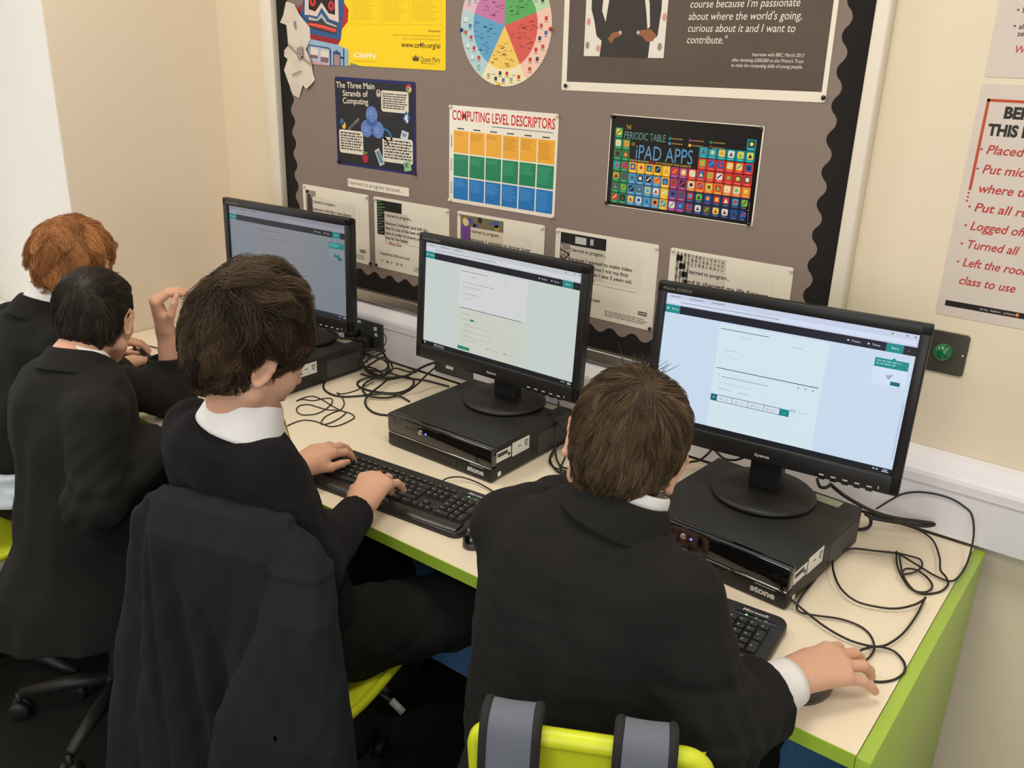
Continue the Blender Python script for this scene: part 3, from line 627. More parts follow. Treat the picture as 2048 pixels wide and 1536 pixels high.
S = sheet(-0.1765, 1.6455, 0.330, 0.40, (0, 0, 0), y=YW, mt=M_pocket, r=0.003)
for i, (z, q) in enumerate(((0.1305, 'l'), (0.110, 'li'), (0.083, 'alw'), (0.071, 'ser'))):
    S.text(q, 0.040, z, 0.0095, (84, 78, 74), 1, bold=0.02)
    if i < 3: S.disc(0.033, z + 0.005, 0.002, (84, 78, 74), 1, 8)
S.text('Wor', 0.040, 0.043, 0.0125, (196, 88, 84), 1, shear=0.2, bold=0.02)
done(S, 'plastic pocketed notice with grey bullet points, at the top above the red notice', 'notice')
# ================================================================== computers
M_case = material('black_powder_coat', (34, 33, 31), 0.5, spec=0.4, noise=0.06, scale=120, bump=0.12, bscale=600)
M_gloss = material('piano_black_plastic', (14, 14, 15), 0.08, coat=0.6)
M_plast = material('matt_black_plastic', (30, 29, 28), 0.45, spec=0.4, noise=0.05, scale=80)
M_bez = material('monitor_bezel_plastic', (27, 26, 26), 0.4, spec=0.4, noise=0.05, scale=80)
M_chr = material('chrome_strip', (200, 200, 198), 0.12, metal=1.0)
M_grey = material('silver_lettering', (196, 194, 190), 0.4)
M_led = material('blue_power_light', (60, 60, 255), 0.3, emit=9.0)
M_vent = material('vent_mesh_grey', (62, 62, 60), 0.6, noise=0.5, scale=900)
M_bar = material('barcode_ink', (60, 60, 60), 0.6)
def up_text(mb, body, M, w_, cap, mt, bold=0.0, shear=0.0):
    vs, fs = text_geo(body, bold, shear); w0 = vs[:, 0].max()
    mb.faces([M @ Vector((v[0] * w_ / w0, v[1] * cap / 0.73, 0)) for v in vs], fs, mt)
FRONT = Matrix.Rotation(PI / 2, 4, 'X')        # local (x, y) of a drawing -> (x, 0, z), facing -y
SIDE = Matrix.Rotation(PI / 2, 4, 'Z') @ FRONT  # facing +x
def make_pc(label, loc, rz, vents=False):
    t = thing('desktop_computer', label, 'computer', loc, rz, 'desktop computers under the monitors')
    w_, d_, h_ = 0.330, 0.330, 0.088
    b = MB(); b.box((0, 0.006, 0.006 + 0.0405), (w_, d_ - 0.024, 0.081), M_case, bev=0.0015)
    for sx in (-1, 1):
        for sy in (-1, 1): b.box((sx * 0.13, sy * 0.12, 0.0032), (0.03, 0.03, 0.0062), M_plast)
    b.box((w_ / 2 + 0.0003, 0.08, 0.040), (0.0006, 0.13, 0.05), M_vent)
    b.build('case', t)
    b = MB(); yf = -d_ / 2
    b.box((0, yf + 0.009, 0.0635), (w_ + 0.002, 0.022, 0.047), M_gloss, bev=0.004, seg=3)
    b.box((0, yf + 0.010, 0.020), (w_ + 0.001, 0.021, 0.034), M_plast, bev=0.003)
    b.box((0, yf + 0.0005, 0.0382), (w_ - 0.004, 0.005, 0.0032), M_chr, bev=0.001)
    for x in (-0.139, -0.122): b.box((x, yf - 0.0022, 0.070), (0.0052, 0.001, 0.0125), M_plast); b.box((x, yf - 0.0028, 0.070), (0.0034, 0.0006, 0.0105), M_bar); b.box((x + 0.0022, yf - 0.0028, 0.070), (0.0006, 0.0006, 0.012), M_chr)
    for x in (-0.100, -0.088, -0.078): b.lathe([(0.0026, 0), (0.0026, 0.0008), (0.0014, 0.0009), (0.0014, 0.0002)], M_case, Matrix.Translation((x, yf - 0.002, 0.066)) @ FRONT, 12)
    b.prism(rrect(0.082, 0.019, 0.003), 0, 0.0009, M_case, Matrix.Translation((0.02, yf - 0.0001, 0.0205)) @ FRONT)
    b.prism(rrect(0.080, 0.017, 0.003), 0, 0.0011, M_plast, Matrix.Translation((0.02, yf - 0.0001, 0.0205)) @ FRONT)
    f = b.build('front_bezel', t)
    b = MB(); up_text(b, 'stone', Matrix.Translation((0.094, yf - 0.0010, 0.0145)) @ FRONT, 0.049, 0.0135, M_grey, bold=0.045)
    b.box((0.1215, yf - 0.0011, 0.0325), (0.041, 0.0004, 0.0011), M_grey); b.build('logo', f, {'label': 'silver lettering'})
    b = MB(); b.lathe([(0, 0), (0.0064, 0), (0.0064, 0.002), (0.005, 0.003), (0, 0.0032)], M_chr, Matrix.Translation((-0.054, yf - 0.002, 0.066)) @ FRONT, 20); b.build('power_button', f, {'label': 'chrome power button'})
    b = MB(); b.lathe([(0, 0), (0.0024, 0), (0.0024, 0.0008), (0, 0.0012)], M_led, Matrix.Translation((-0.037, yf - 0.002, 0.066)) @ FRONT, 14); b.build('power_light', f, {'label': 'lit blue power light'})
    xs_ = w_ / 2 + 0.0001
    b = MB(); b.box((xs_ + 0.0004, -0.122, 0.060), (0.0008, 0.055, 0.026), M_lab); b.box((xs_ + 0.0010, -0.126, 0.064), (0.0004, 0.038, 0.009), M_bar)
    b.lathe([(0.0045, 0), (0.0045, 0.0004), (0, 0.0005)], M_bar, Matrix.Translation((xs_ + 0.0008, -0.102, 0.056)) @ SIDE, 14)
    b.build('asset_sticker', t, {'label': 'white barcode sticker'})
    b = MB(); b.box((xs_ + 0.0004, -0.056, 0.060), (0.0008, 0.066, 0.034), M_lab); b.box((xs_ + 0.0010, -0.062, 0.062), (0.0004, 0.012, 0.002), M_bar); b.box((xs_ + 0.0010, -0.064, 0.049), (0.0004, 0.040, 0.0014), M_grey)
    b.prism([(-0.006, 0.008), (0.006, 0.008), (0.006, -0.002), (0, -0.009), (-0.006, -0.002)], 0, 0.0005, M_bar, Matrix.Translation((xs_ + 0.0009, -0.035, 0.062)) @ SIDE)
    b.prism([(-0.004, 0.006), (0.004, 0.006), (0.004, -0.001), (0, -0.006), (-0.004, -0.001)], 0, 0.0003, M_grey, Matrix.Translation((xs_ + 0.0014, -0.035, 0.062)) @ SIDE)
    b.build('crest_sticker', t, {'label': 'white sticker with a grey shield crest'})
    b = MB(); b.box((xs_ + 0.0004, -0.136, 0.016), (0.0008, 0.012, 0.011), M_lab); b.build('small_sticker', t)
    b = MB(); b.box((0.10, 0.136, 0.0872), (0.058, 0.028, 0.0006), material('pale_green_licence', (176, 190, 160), 0.5, noise=0.2, scale=120)); b.build('licence_sticker', t, {'label': 'pale green licence sticker'})
    return t
make_pc('slim black computer under the far dim monitor', (-1.872, -0.262, 0.73), 0.0)
make_pc('slim black computer under the middle monitor, its silver lettering in full view', (-1.100, -0.270, 0.73), 0.0)
make_pc('slim black computer under the big bright monitor, nearest the free desk end', (-0.372, -0.297, 0.73), math.radians(-4))

# ------------------------------------------------------------------ monitors
TEAL = (12, 140, 138); DTEAL = (14, 104, 118)
def screen_sheet(kind, E):
    """what the lit panel shows; 0.477 x 0.268 m from its lower left corner"""
    S = Sheet((-0.2385, -0.0012, 0), (1, 0, 0), (0, 0, 1), (0, -1, 0), step=0.0001)
    bg, page, page2, tabs = {'bright': ((206, 224, 244), (216, 236, 244), (216, 230, 246), (204, 214, 236)), 'mid': ((208, 218, 212), (220, 222, 224), (212, 216, 204), (206, 210, 216)), 'dim': ((140, 147, 156), (146, 147, 152), (140, 144, 148), (150, 151, 162))}[kind]
    Wp, Hp = 0.477, 0.268
    txt = tuple(int(q * 0.78) for q in page); dk = (22, 20, 34) if kind != 'dim' else (30, 28, 34)
    k = dict(emit=E)
    S.rect(0, 0, Wp, Hp, bg, 0, **k)
    S.rect(0, Hp - 0.0235, Wp, 0.0235, tabs, 1, **k)                         # browser tabs + address line
    S.rect(0.004, Hp - 0.0205, Wp - 0.008, 0.0085, tuple(min(255, q + 14) for q in tabs), 2, **k)
    for a, wd in ((0.008, 0.022), (0.048, 0.03), (0.094, 0.026)): S.rect(a, Hp - 0.0075, wd, 0.0022, tuple(int(q * 0.75) for q in tabs), 3, **k)
    S.rect(0.03, Hp - 0.0175, 0.20, 0.0022, tuple(int(q * 0.82) for q in tabs), 3, **k)
    for a in (0.43, 0.455, 0.469): S.rect(a, Hp - 0.007, 0.003, 0.003, (120, 124, 140), 3, **k)
    S.rect(0, Hp - 0.040, Wp, 0.0165, dk, 2, **k)                            # application bar
    S.rect(0, Hp - 0.040, 0.031, 0.0165, TEAL, 3, **k)
    for i in range(3):
        for j in range(3): S.rect(0.0035 + i * 0.0017, Hp - 0.0335 + j * 0.0017, 0.0012, 0.0012, (236, 244, 244), 4, **k)
    S.text('Forms', 0.014, Hp - 0.0335, 0.0046, (226, 240, 240), 4, width=0.0135, **k)
    lt = (214, 216, 224)
    S.text('Preview', 0.365, Hp - 0.0335, 0.0040, lt, 4, width=0.0165, **k); S.disc(0.359, Hp - 0.0315, 0.0022, lt, 4, 10, 0.0015, **k)
    S.text('Theme', 0.401, Hp - 0.0335, 0.0040, lt, 4, width=0.0145, **k); S.disc(0.395, Hp - 0.0315, 0.0019, lt, 4, 10, **k)
    S.rect(0.4255, Hp - 0.040, 0.0295, 0.0165, TEAL, 4, **k); S.text('Share', 0.434, Hp - 0.0335, 0.0042, (226, 240, 240), 5, width=0.013, **k); S.text('...', 0.462, Hp - 0.033, 0.004, lt, 4, **k)
    x0, x1 = 0.117, 0.328
    S.rect(x0, 0.010, x1 - x0, Hp - 0.054, page, 1, **k)
    if kind == 'bright':
        S.line(x0 + 0.003, Hp - 0.0535, x0 + 0.098, Hp - 0.0535, 0.0012, (44, 84, 96), 3, **k)
        S.text('Questions', x0 + 0.045, Hp - 0.066, 0.0036, txt, 3, width=0.018, **k); S.text('Responses', x0 + 0.145, Hp - 0.066, 0.0036, txt, 3, width=0.019, **k)
        S.text('1. Who are Officers?', x0 + 0.013, 0.172, 0.0034, txt, 3, width=0.033, **k); S.text('Enter your answer', x0 + 0.018, 0.158, 0.0026, txt, 3, width=0.025, **k)
        S.line(x0 + 0.005, 0.1345, x1 - 0.006, 0.1345, 0.0014, (40, 48, 60), 3, **k)
        S.rect(x0 + 0.010, 0.1195, 0.0022, 0.0022, txt, 3, **k); S.greek(x0 + 0.018, 0.117, 0.092, 1, 0.0038, txt, 3, 0.6, 5, 0.0, **k)
        for i in range(10): S.disc(x0 + 0.019 + i * 0.0066, 0.105, 0.0021, tuple(int(q * 0.90) for q in page), 3, 5, **k)
        S.greek(x0 + 0.015, 0.092, 0.024, 1, 0.003, txt, 3, 0.5, 2, 0, **k); S.greek(x0 + 0.056, 0.091, 0.022, 1, 0.003, txt, 3, 0.5, 3, 0, **k)
        for a in (0.166, 0.180, 0.194): S.rect(x0 + a, 0.1255, 0.004, 0.0034, txt, 3, **k)
        z = 0.066; a0 = x0 + 0.001
        S.rect(a0, z - 0.0005, 0.158, 0.0140, (30, 70, 90), 3, **k); S.rect(a0, z - 0.0005, 0.0125, 0.0140, DTEAL, 4, **k); S.text('+', a0 + 0.0035, z + 0.0035, 0.007, (200, 226, 230), 5, **k)
        for i, q in enumerate(('Choice', 'Text', 'Rating', 'Date')):
            S.rect(a0 + 0.013 + i * 0.0318, z + 0.0005, 0.031, 0.0120, (216, 230, 242), 4, **k); S.text(q, a0 + 0.026 + i * 0.0318, z + 0.0042, 0.0036, txt, 5, width=0.011, **k); S.rect(a0 + 0.0195 + i * 0.0318, z + 0.0042, 0.0036, 0.0036, txt, 5, **k)
        S.rect(a0 + 0.1405, z - 0.0005, 0.0175, 0.0140, TEAL, 4, **k); S.text('...', a0 + 0.1465, z + 0.005, 0.005, (220, 240, 240), 5, **k)
        S.rect(x0 + 0.160, 0.0775, 0.0105, 0.0052, (120, 128, 140), 3, r=0.0025, **k); S.rect(x0 + 0.1612, 0.0785, 0.0082, 0.0032, page, 4, r=0.0015, **k); S.text('Required', x0 + 0.176, 0.078, 0.0034, txt, 3, width=0.015, **k)
        S.rect(Wp - 0.006, 0.03, 0.0035, 0.11, (190, 206, 236), 2, **k)
    elif kind == 'mid':
        S.line(x0 + 0.003, Hp - 0.0535, x0 + 0.088, Hp - 0.0535, 0.0010, (60, 74, 76), 3, **k)
        S.text('Questions', x0 + 0.040, Hp - 0.066, 0.0036, txt, 3, width=0.016, **k); S.text('Responses', x0 + 0.135, Hp - 0.066, 0.0036, txt, 3, width=0.017, **k)
        S.greek(x0 + 0.012, 0.186, 0.10, 1, 0.0038, txt, 3, 0.5, 1, 0, **k)
        for i in range(10): S.disc(x0 + 0.015 + i * 0.0062, 0.176, 0.0018, txt, 3, 5, **k)
        S.greek(x0 + 0.012, 0.158, 0.05, 1, 0.0034, txt, 3, 0.5, 4, 0, **k); S.greek(x0 + 0.014, 0.146, 0.026, 1, 0.003, txt, 3, 0.5, 6, 0, **k)
        S.line(x0 + 0.004, 0.122, x1 - 0.012, 0.122, 0.0013, (44, 46, 50), 3, **k)
        S.rect(x0, 0.010, x1 - x0, 0.112, page2, 2, **k)
        S.greek(x0 + 0.010, 0.106, 0.03, 1, 0.0032, txt, 3, 0.5, 7, 0, **k); S.greek(x0 + 0.010, 0.093, 0.055, 1, 0.0032, txt, 3, 0.5, 8, 0, **k); S.rect(x0 + 0.040, 0.0915, 0.011, 0.0052, (40, 130, 110), 4, **k)
        for zz in (0.077, 0.062, 0.048): S.rect(x0 + 0.018, zz, 0.092, 0.0008, txt, 3, **k); S.greek(x0 + 0.02, zz + 0.003, 0.022, 1, 0.003, txt, 3, 0.5, int(zz * 999), 0, **k)
        S.greek(x0 + 0.014, 0.040, 0.05, 1, 0.0032, txt, 3, 0.5, 8, 0, **k)
        S.rect(x0 + 0.002, 0.0135, 0.040, 0.0085, (36, 140, 116), 3, **k)
        for a in (0.098, 0.150): S.rect(x0 + a, 0.030, 0.008, 0.0042, txt, 3, r=0.002, **k); S.greek(x0 + a + 0.012, 0.031, 0.026, 1, 0.003, txt, 3, 0.5, 3, 0, **k)
    else:
        S.line(x0 + 0.003, Hp - 0.055, x0 + 0.10, Hp - 0.055, 0.0010, (70, 76, 80), 3, **k)
        S.greek(x0 + 0.015, 0.190, 0.12, 1, 0.004, txt, 3, 0.4, 5, 0, **k); S.greek(x0 + 0.02, 0.168, 0.025, 1, 0.0034, txt, 3, 0.5, 6, 0, **k); S.greek(x0 + 0.02, 0.120, 0.045, 2, 0.005, txt, 3, 0.4, 8, 0, **k); S.greek(x0 + 0.02, 0.142, 0.025, 1, 0.003, txt, 3, 0.5, 9, 0, **k)
        S.line(x0 + 0.004, 0.100, x1 - 0.006, 0.100, 0.0014, (60, 62, 70), 3, **k); S.rect(x1 - 0.022, 0.078, 0.012, 0.0115, (34, 110, 104), 3, **k); S.line(x1 - 0.0185, 0.084, x1 - 0.0135, 0.084, 0.001, (160, 190, 190), 4, **k)
    if kind != 'mid':
        a, z = 0.411, 0.186
        S.rect(a, z - 0.020, 0.058, 0.048, tuple(min(255, q + 8) for q in bg), 3, **k); S.rect(a, z + 0.012, 0.058, 0.0165, TEAL, 4, **k); S.poly([(a + 0.028, z + 0.0285), (a + 0.036, z + 0.0285), (a + 0.032, z + 0.0325)], TEAL, 5, **k)
        S.greek(a + 0.003, z + 0.0225, 0.046, 2, 0.0052, (130, 200, 204), 5, 0.5, 3, 0.3, **k)
        if kind == 'bright': S.poly([(a + 0.022, z - 0.001), (a + 0.036, z + 0.0025), (a + 0.029, z - 0.009)], (150, 166, 190), 4, **k); S.poly([(a + 0.022, z - 0.001), (a + 0.036, z + 0.0025), (a + 0.0285, z - 0.0035)], (186, 190, 220), 5, **k)
        else: S.poly([(a + 0.020, z), (a + 0.030, z - 0.006), (a + 0.040, z), (a + 0.040, z - 0.013), (a + 0.020, z - 0.013)], (20, 130, 124), 4, **k)
        S.rect(a + 0.033, z - 0.0185, 0.0165, 0.0072, DTEAL, 4, **k)
    S.rect(0, 0, Wp, 0.0098, (20, 22, 30) if kind != 'dim' else (44, 50, 60), 3, **k)      # task bar
    for a in (0.004,): 
        for i in range(2):
            for j in range(2): S.rect(a + i * 0.0024, 0.0028 + j * 0.0024, 0.002, 0.002, (220, 226, 232), 4, **k)
    S.rect(0.040, 0.003, 0.004, 0.004, (224, 130, 90) if kind == 'bright' else (220, 220, 220), 4, **k); S.greek(0.046, 0.0038, 0.026, 1, 0.0036, (210, 214, 220), 4, 0.5, 4, 0, **k)
    S.rect(0.038, 0.0, 0.038, 0.0007, (170, 190, 220), 5, **k)
    S.rect(0.443, 0.0035, 0.003, 0.0028, (210, 214, 220), 4, **k); S.rect(0.449, 0.0035, 0.003, 0.0028, (210, 214, 220), 4, **k); S.rect(0.461, 0.0055, 0.008, 0.0018, (200, 206, 214), 4, **k); S.rect(0.459, 0.0022, 0.012, 0.0018, (200, 206, 214), 4, **k)
    return S
def make_monitor(label, base, yaw, pitch, kind, E, zb, fwd):
    """base = centre of the round foot on the computer; the head hangs zb above it, fwd in front of the column"""
    t = thing('monitor', label, 'monitor', base, yaw, 'wide monitors along the desk')
    b = MB(); b.lathe([(0, 0), (0.103, 0), (0.107, 0.003), (0.1065, 0.007), (0.100, 0.0125), (0.06, 0.016), (0, 0.017)], M_plast, n=56); b.build('stand_foot', t)
    b = MB(); b.prism(rrect(0.066, 0.036, 0.006), 0.014, 0.19, M_plast, Matrix.Translation((0, 0.012, 0))); b.box((0, 0.0, 0.150), (0.10, 0.03, 0.08), M_plast, bev=0.004); b.build('stand_column', t)
    Mh = Matrix.Translation((0, fwd, zb)) @ Matrix.Rotation(-pitch, 4, 'X')
    W_, H_ = 0.515, 0.328; L, Rr, T_, B_ = 0.019, 0.019, 0.022, 0.038
    b = MB()
    # front frame as four bars so that the panel sits back inside it
    b.box((0, 0.009, H_ - T_ / 2), (W_, 0.020, T_), M_bez, Mh, bev=0.003); b.box((0, 0.009, B_ / 2), (W_, 0.020, B_), M_bez, Mh, bev=0.003)
    for sx in (-1, 1): b.box((sx * (W_ - L) / 2, 0.009, H_ / 2), (L, 0.020, H_ - 0.004), M_bez, Mh, bev=0.003)
    b.box((0, 0.024, H_ / 2), (W_ - 0.006, 0.016, H_ - 0.006), M_plast, Mh, bev=0.005); b.box((0, 0.041, H_ / 2 - 0.01), (0.36, 0.026, 0.20), M_plast, Mh, bev=0.012)
    b.box((0, -0.0014, B_ * 0.80), (W_ - 0.05, 0.0012, 0.0012), M_case, Mh)
    hd = b.build('bezel', t)
    b = MB(); up_text(b, 'iiyama', Mh @ Matrix.Translation((-0.014, -0.0016, 0.0125)) @ FRONT, 0.030, 0.0062, M_grey, bold=0.02)
    b.build('maker_lettering', hd, {'label': 'silver maker lettering'})
    b = MB(); up_text(b, 'ProLite E2283HS', Mh @ Matrix.Translation((-0.246, -0.0016, H_ - 0.015)) @ FRONT, 0.062, 0.0060, material('dull_silver_lettering', (120, 116, 110), 0.5), bold=0.01, shear=0.25)
    b.build('model_lettering', hd, {'label': 'dull silver model lettering'})
    b = MB()
    for i in range(5): b.box((0.118 + i * 0.022, -0.0016, 0.008), (0.009, 0.001, 0.0022), M_grey, Mh); b.box((0.118 + i * 0.022, 0.004, -0.0008), (0.012, 0.006, 0.003), M_bez, Mh)
    b.box((0.222, -0.0016, 0.010), (0.0016, 0.001, 0.005), M_grey, Mh); b.build('control_buttons', hd)
    S = screen_sheet(kind, E); o = S.mb.build('screen', t, {'label': 'lit screen showing a form'})
    o.matrix_basis = Mh @ Matrix.Translation((0, 0.008, B_)) 
    return t
def m_place(front, yaw, back=0.058):
    """foot centre lies behind the middle of the head's lower edge"""
    return (front[0] - math.sin(yaw) * back, front[1] + math.cos(yaw) * back, 0.818)
for lbl, fr, yaw, pit, kind, E in (('wide black monitor at the far end of the desk with a dim grey screen', (-1.872, -0.249, 0.893), 0.072, 0.02, 'dim', 0.72),
                                   ('wide black monitor in the middle of the desk with a pale grey green screen', (-1.097, -0.242, 0.895), -0.002, 0.053, 'mid', 0.86),
                                   ('wide black monitor nearest the free desk end with a bright blue white screen', (-0.370, -0.287, 0.912), 0.114, 0.072, 'bright', 0.92)):
    bz = m_place(fr, yaw); make_monitor(lbl, bz, yaw, pit, kind, E, fr[2] - 0.818, -0.058)

# ------------------------------------------------------------------ keyboards
M_kb = material('keyboard_body_plastic', (30, 28, 26), 0.42, noise=0.06, scale=90)
M_key = material('key_cap_plastic', (36, 34, 32), 0.5, noise=0.06, scale=60)
M_rest = material('palm_rest_plastic', (40, 38, 36), 0.32, noise=0.05, scale=50)
M_leg = material('key_legend_ink', (150, 148, 142), 0.6)
M_grn = material('green_indicator', (120, 220, 120), 0.4, emit=0.8)
def make_keyboard(label, loc, rz):
    t = thing('keyboard', label, 'keyboard', loc, rz, 'wide black keyboards on the desk')
    W_, D_ = 0.457, 0.166
    tilt = Matrix.Translation((0, 0, 0.0085)) @ Matrix.Rotation(math.radians(3.4), 4, 'X')
    b = MB()
    b.prism(rrect(W_, D_, 0.022, 7), -0.006, 0.0085, M_kb, tilt, bev=0.004, smooth=False)
    for sx in (-1, 1): b.box((sx * 0.17, 0.06, -0.0085 + 0.003), (0.03, 0.012, 0.012), M_kb, tilt)
    body = b.build('body', t)
    b = MB(); pr = [(-0.083, 0.004), (-0.079, 0.0105), (-0.066, 0.0125), (-0.052, 0.0118), (-0.046, 0.009)]
    xs_ = [-0.215 + 0.43 * i / 16 for i in range(17)]
    vs = [tilt @ Vector((x, p[0] + 0.004 * (abs(x) / 0.215) ** 6, p[1])) for x in xs_ for p in pr]; n = len(pr)
    b.faces(vs, [(i * n + k, i * n + k + 1, (i + 1) * n + k + 1, (i + 1) * n + k) for i in range(16) for k in range(n - 1)], M_rest, True); b.build('palm_rest', t)
    b = MB()
    def key(x, y, w_, h_=0.0152, z=0.0085, hh=0.0062, leg=True):
        a, c = w_ / 2, h_ / 2; a2, c2 = a - 0.0022, c - 0.0019
        vs = [(-a, -c, 0), (a, -c, 0), (a, c, 0), (-a, c, 0), (-a2, -c2 + 0.0006, hh), (a2, -c2 + 0.0006, hh), (a2, c2 + 0.0006, hh), (-a2, c2 + 0.0006, hh)]
        b.faces([tilt @ Vector((x + q[0], y + q[1], z + q[2])) for q in vs], [(4, 5, 6, 7), (0, 1, 5, 4), (1, 2, 6, 5), (2, 3, 7, 6), (3, 0, 4, 7)], M_key)
        if leg:
            lw = 0.0032; b.faces([tilt @ Vector((x - a2 * 0.55 + q[0], y + q[1], z + hh + 0.0002)) for q in ((-lw / 2, 0.0), (lw / 2, 0.0), (lw / 2, 0.0030), (-lw / 2, 0.0030))], [(0, 1, 2, 3)], M_leg)
    p = 0.0187; y0 = 0.030; x0 = -0.2095
    rows = [[1] * 13 + [2.0], [1.5] + [1] * 12 + [1.5], [1.8] + [1] * 12 + [1.2], [1.25, 1] + [1] * 10 + [2.75], [1.4, 1.1, 1.3, 5.9, 1.3, 1.1, 1.4, 1.5]]
    for j, r in enumerate(rows):
        x = x0
        for q in r: key(x + q * p / 2, y0 - j * 0.0168, q * p - 0.0012, leg=q < 3); x += q * p
    xn = 0.0725
    for j in range(2):
        for i in range(3): key(xn + (i + 0.5) * p * 0.93, y0 - j * 0.0168, p * 0.93 - 0.0012)
    key(xn + 1.5 * p * 0.93, y0 - 3 * 0.0168, p * 0.93 - 0.0012)
    for i in range(3): key(xn + (i + 0.5) * p * 0.93, y0 - 4 * 0.0168, p * 0.93 - 0.0012)
    xm = 0.1345
    for j in range(5):
        for i in range(4):
            if j == 4 and i == 1: continue
            if i == 3 and j in (2, 4): continue
            wq = p * (2 if (j == 4 and i == 0) else 1) - 0.0012; hq = 0.0152 if not (i == 3 and j in (1, 3)) else 0.032
            key(xm + i * p + wq / 2, y0 - j * 0.0168 - (0.0084 if hq > 0.02 else 0), wq, hq)
    b.build('keys', t)
    b = MB()
    for g0, n_ in ((-0.2050, 1), (-0.172, 4), (-0.090, 4), (-0.008, 4), (0.0725, 3)):
        for i in range(n_): b.box((g0 + 0.0085 + i * 0.0185, 0.053, 0.0102), (0.0150, 0.0068, 0.0036), M_key, tilt, bev=0.0012); b.box((g0 + 0.0085 + i * 0.0185, 0.053, 0.0122), (0.0050, 0.0016, 0.0003), M_leg, tilt)
    b.build('function_keys', t)
    b = MB(); up_text(b, 'Microsoft', tilt @ Matrix.Translation((0.148, 0.0645, 0.00875)), 0.047, 0.0068, M_grey, bold=0.025, shear=0.18); b.build('lettering', t, {'label': 'silver maker lettering'})
    b = MB(); b.box((0.178, 0.052, 0.0089), (0.076, 0.0105, 0.0012), M_gloss, tilt, bev=0.0005)
    for i in range(3): b.box((0.160 + i * 0.0175, 0.0520, 0.0097), (0.0045, 0.0034, 0.0006), M_grn if i == 0 else M_leg, tilt)
    b.build('indicator_strip', t)
    return t
make_keyboard('black keyboard at the far end of the desk under the dark haired boy\'s chin', (-2.128, -0.588, 0.73), math.radians(-10))
make_keyboard('black keyboard in front of the middle computer with two hands typing on it', (-1.063, -0.610, 0.73), math.radians(4.8))
make_keyboard('black keyboard nearest the free desk end, mostly hidden by the blazer sleeve', (-0.413, -0.622, 0.73), math.radians(4.5))

# ------------------------------------------------------------------ mice
M_mouse = material('glossy_black_mouse_shell', (18, 18, 20), 0.12, coat=0.5)
M_msill = material('silver_mouse_badge', (170, 166, 160), 0.25, metal=0.6)
def make_mouse(label, loc, rz):
    t = thing('computer_mouse', label, 'computer mouse', loc, rz, 'black mice on the desk')
    b = MB(); vs = []; fs = []; n, k = 28, 12
    for j in range(k + 1):
        f = j / k; el = f * PI / 2
        for i in range(n):
            a = 2 * PI * i / n; rx = 0.029 + 0.002 * math.cos(2 * a); ry = 0.0535
            c_ = math.cos(el) ** 0.55 if f < 1 else 0
            y = ry * math.sin(a) * c_; x = rx * math.cos(a) * c_ * (1 - 0.10 * math.sin(a)); z = 0.036 * math.sin(el) ** 0.9 * (1 - 0.22 * (y / ry)) if f else 0.0
            vs.append((x, y, z))
        if j:
            for i in range(n): fs.append(((j - 1) * n + i, (j - 1) * n + (i + 1) % n, j * n + (i + 1) % n, j * n + i))
    fs.append(tuple(range(n))[::-1]); b.faces(vs, fs, M_mouse, True); b.build('shell', t)
    b = MB(); b.lathe([(0, -0.0035), (0.0075, -0.0035), (0.009, -0.002), (0.009, 0.002), (0.0075, 0.0035), (0, 0.0035)], M_blk, Matrix.Translation((0, 0.024, 0.0255)) @ Matrix.Rotation(PI / 2, 4, 'Y'), 20); b.build('scroll_wheel', t)
    b = MB(); b.box((0.0, -0.030, 0.0386), (0.020, 0.009, 0.0008), M_msill, Matrix.Rotation(0.10, 4, 'X'), bev=0.0003); b.build('badge', t, {'label': 'small silver badge'})
    return t
make_mouse('glossy black mouse by the front edge beside the middle keyboard, no hand on it', (-0.790, -0.636, 0.73), math.radians(-8))
make_mouse('black mouse under the hand with the white cuff, near the free desk end', (-0.108, -0.655, 0.73), math.radians(-22))
# ================================================================== cables lying on the desk
M_cable = material('black_cable_jacket', (34, 30, 26), 0.45, spec=0.45, noise=0.1, scale=200)
DZ = 0.73
def cable(label, pts, r, group='black cables on the desk', closed=False):
    """pts: (u, v, lift above the desk) read off the photograph, laid on the desk top"""
    P = []
    for i, q in enumerate(pts):
        lift = q[2] if len(q) > 2 else 0.0
        P.append(on_z(q[0], q[1], DZ + r + 0.0004 + lift))
    for p in P:
        p[1] = min(p[1], -r - 0.0006)
    b = MB(); b.tube(spline(P, 7, closed), r, M_cable, 8, closed)
    return tag(b.build('cable'), label, 'cable', group)
def Z4(*p): return [(1300 + q[0] / 2.738, 900 + q[1] / 2.738) + tuple(q[2:]) for q in p]
def Z5(*p): return [(540 + q[0] / 5.12, 560 + q[1] / 5.12) + tuple(q[2:]) for q in p]
cable('thin cable looping from the mouse hand to the big computer\'s side in a leaf shape', Z4((1130, 1170, 0.004), (1190, 1145, 0.003), (1228, 1090, 0.003), (1210, 1020), (1150, 965, 0.002), (1040, 925, 0.003), (900, 905, 0.005), (825, 888, 0.004), (803, 855, 0.008), (835, 795, 0.006), (900, 715, 0.004), (950, 640, 0.004), (1005, 582, 0.006), (1060, 555, 0.008), (1110, 541, 0.008), (1200, 549, 0.008), (1340, 562, 0.006), (1420, 580, 0.004), (1480, 600, 0.004), (1488, 640, 0.004), (1440, 672, 0.004), (1390, 680, 0.002)), 0.0019)
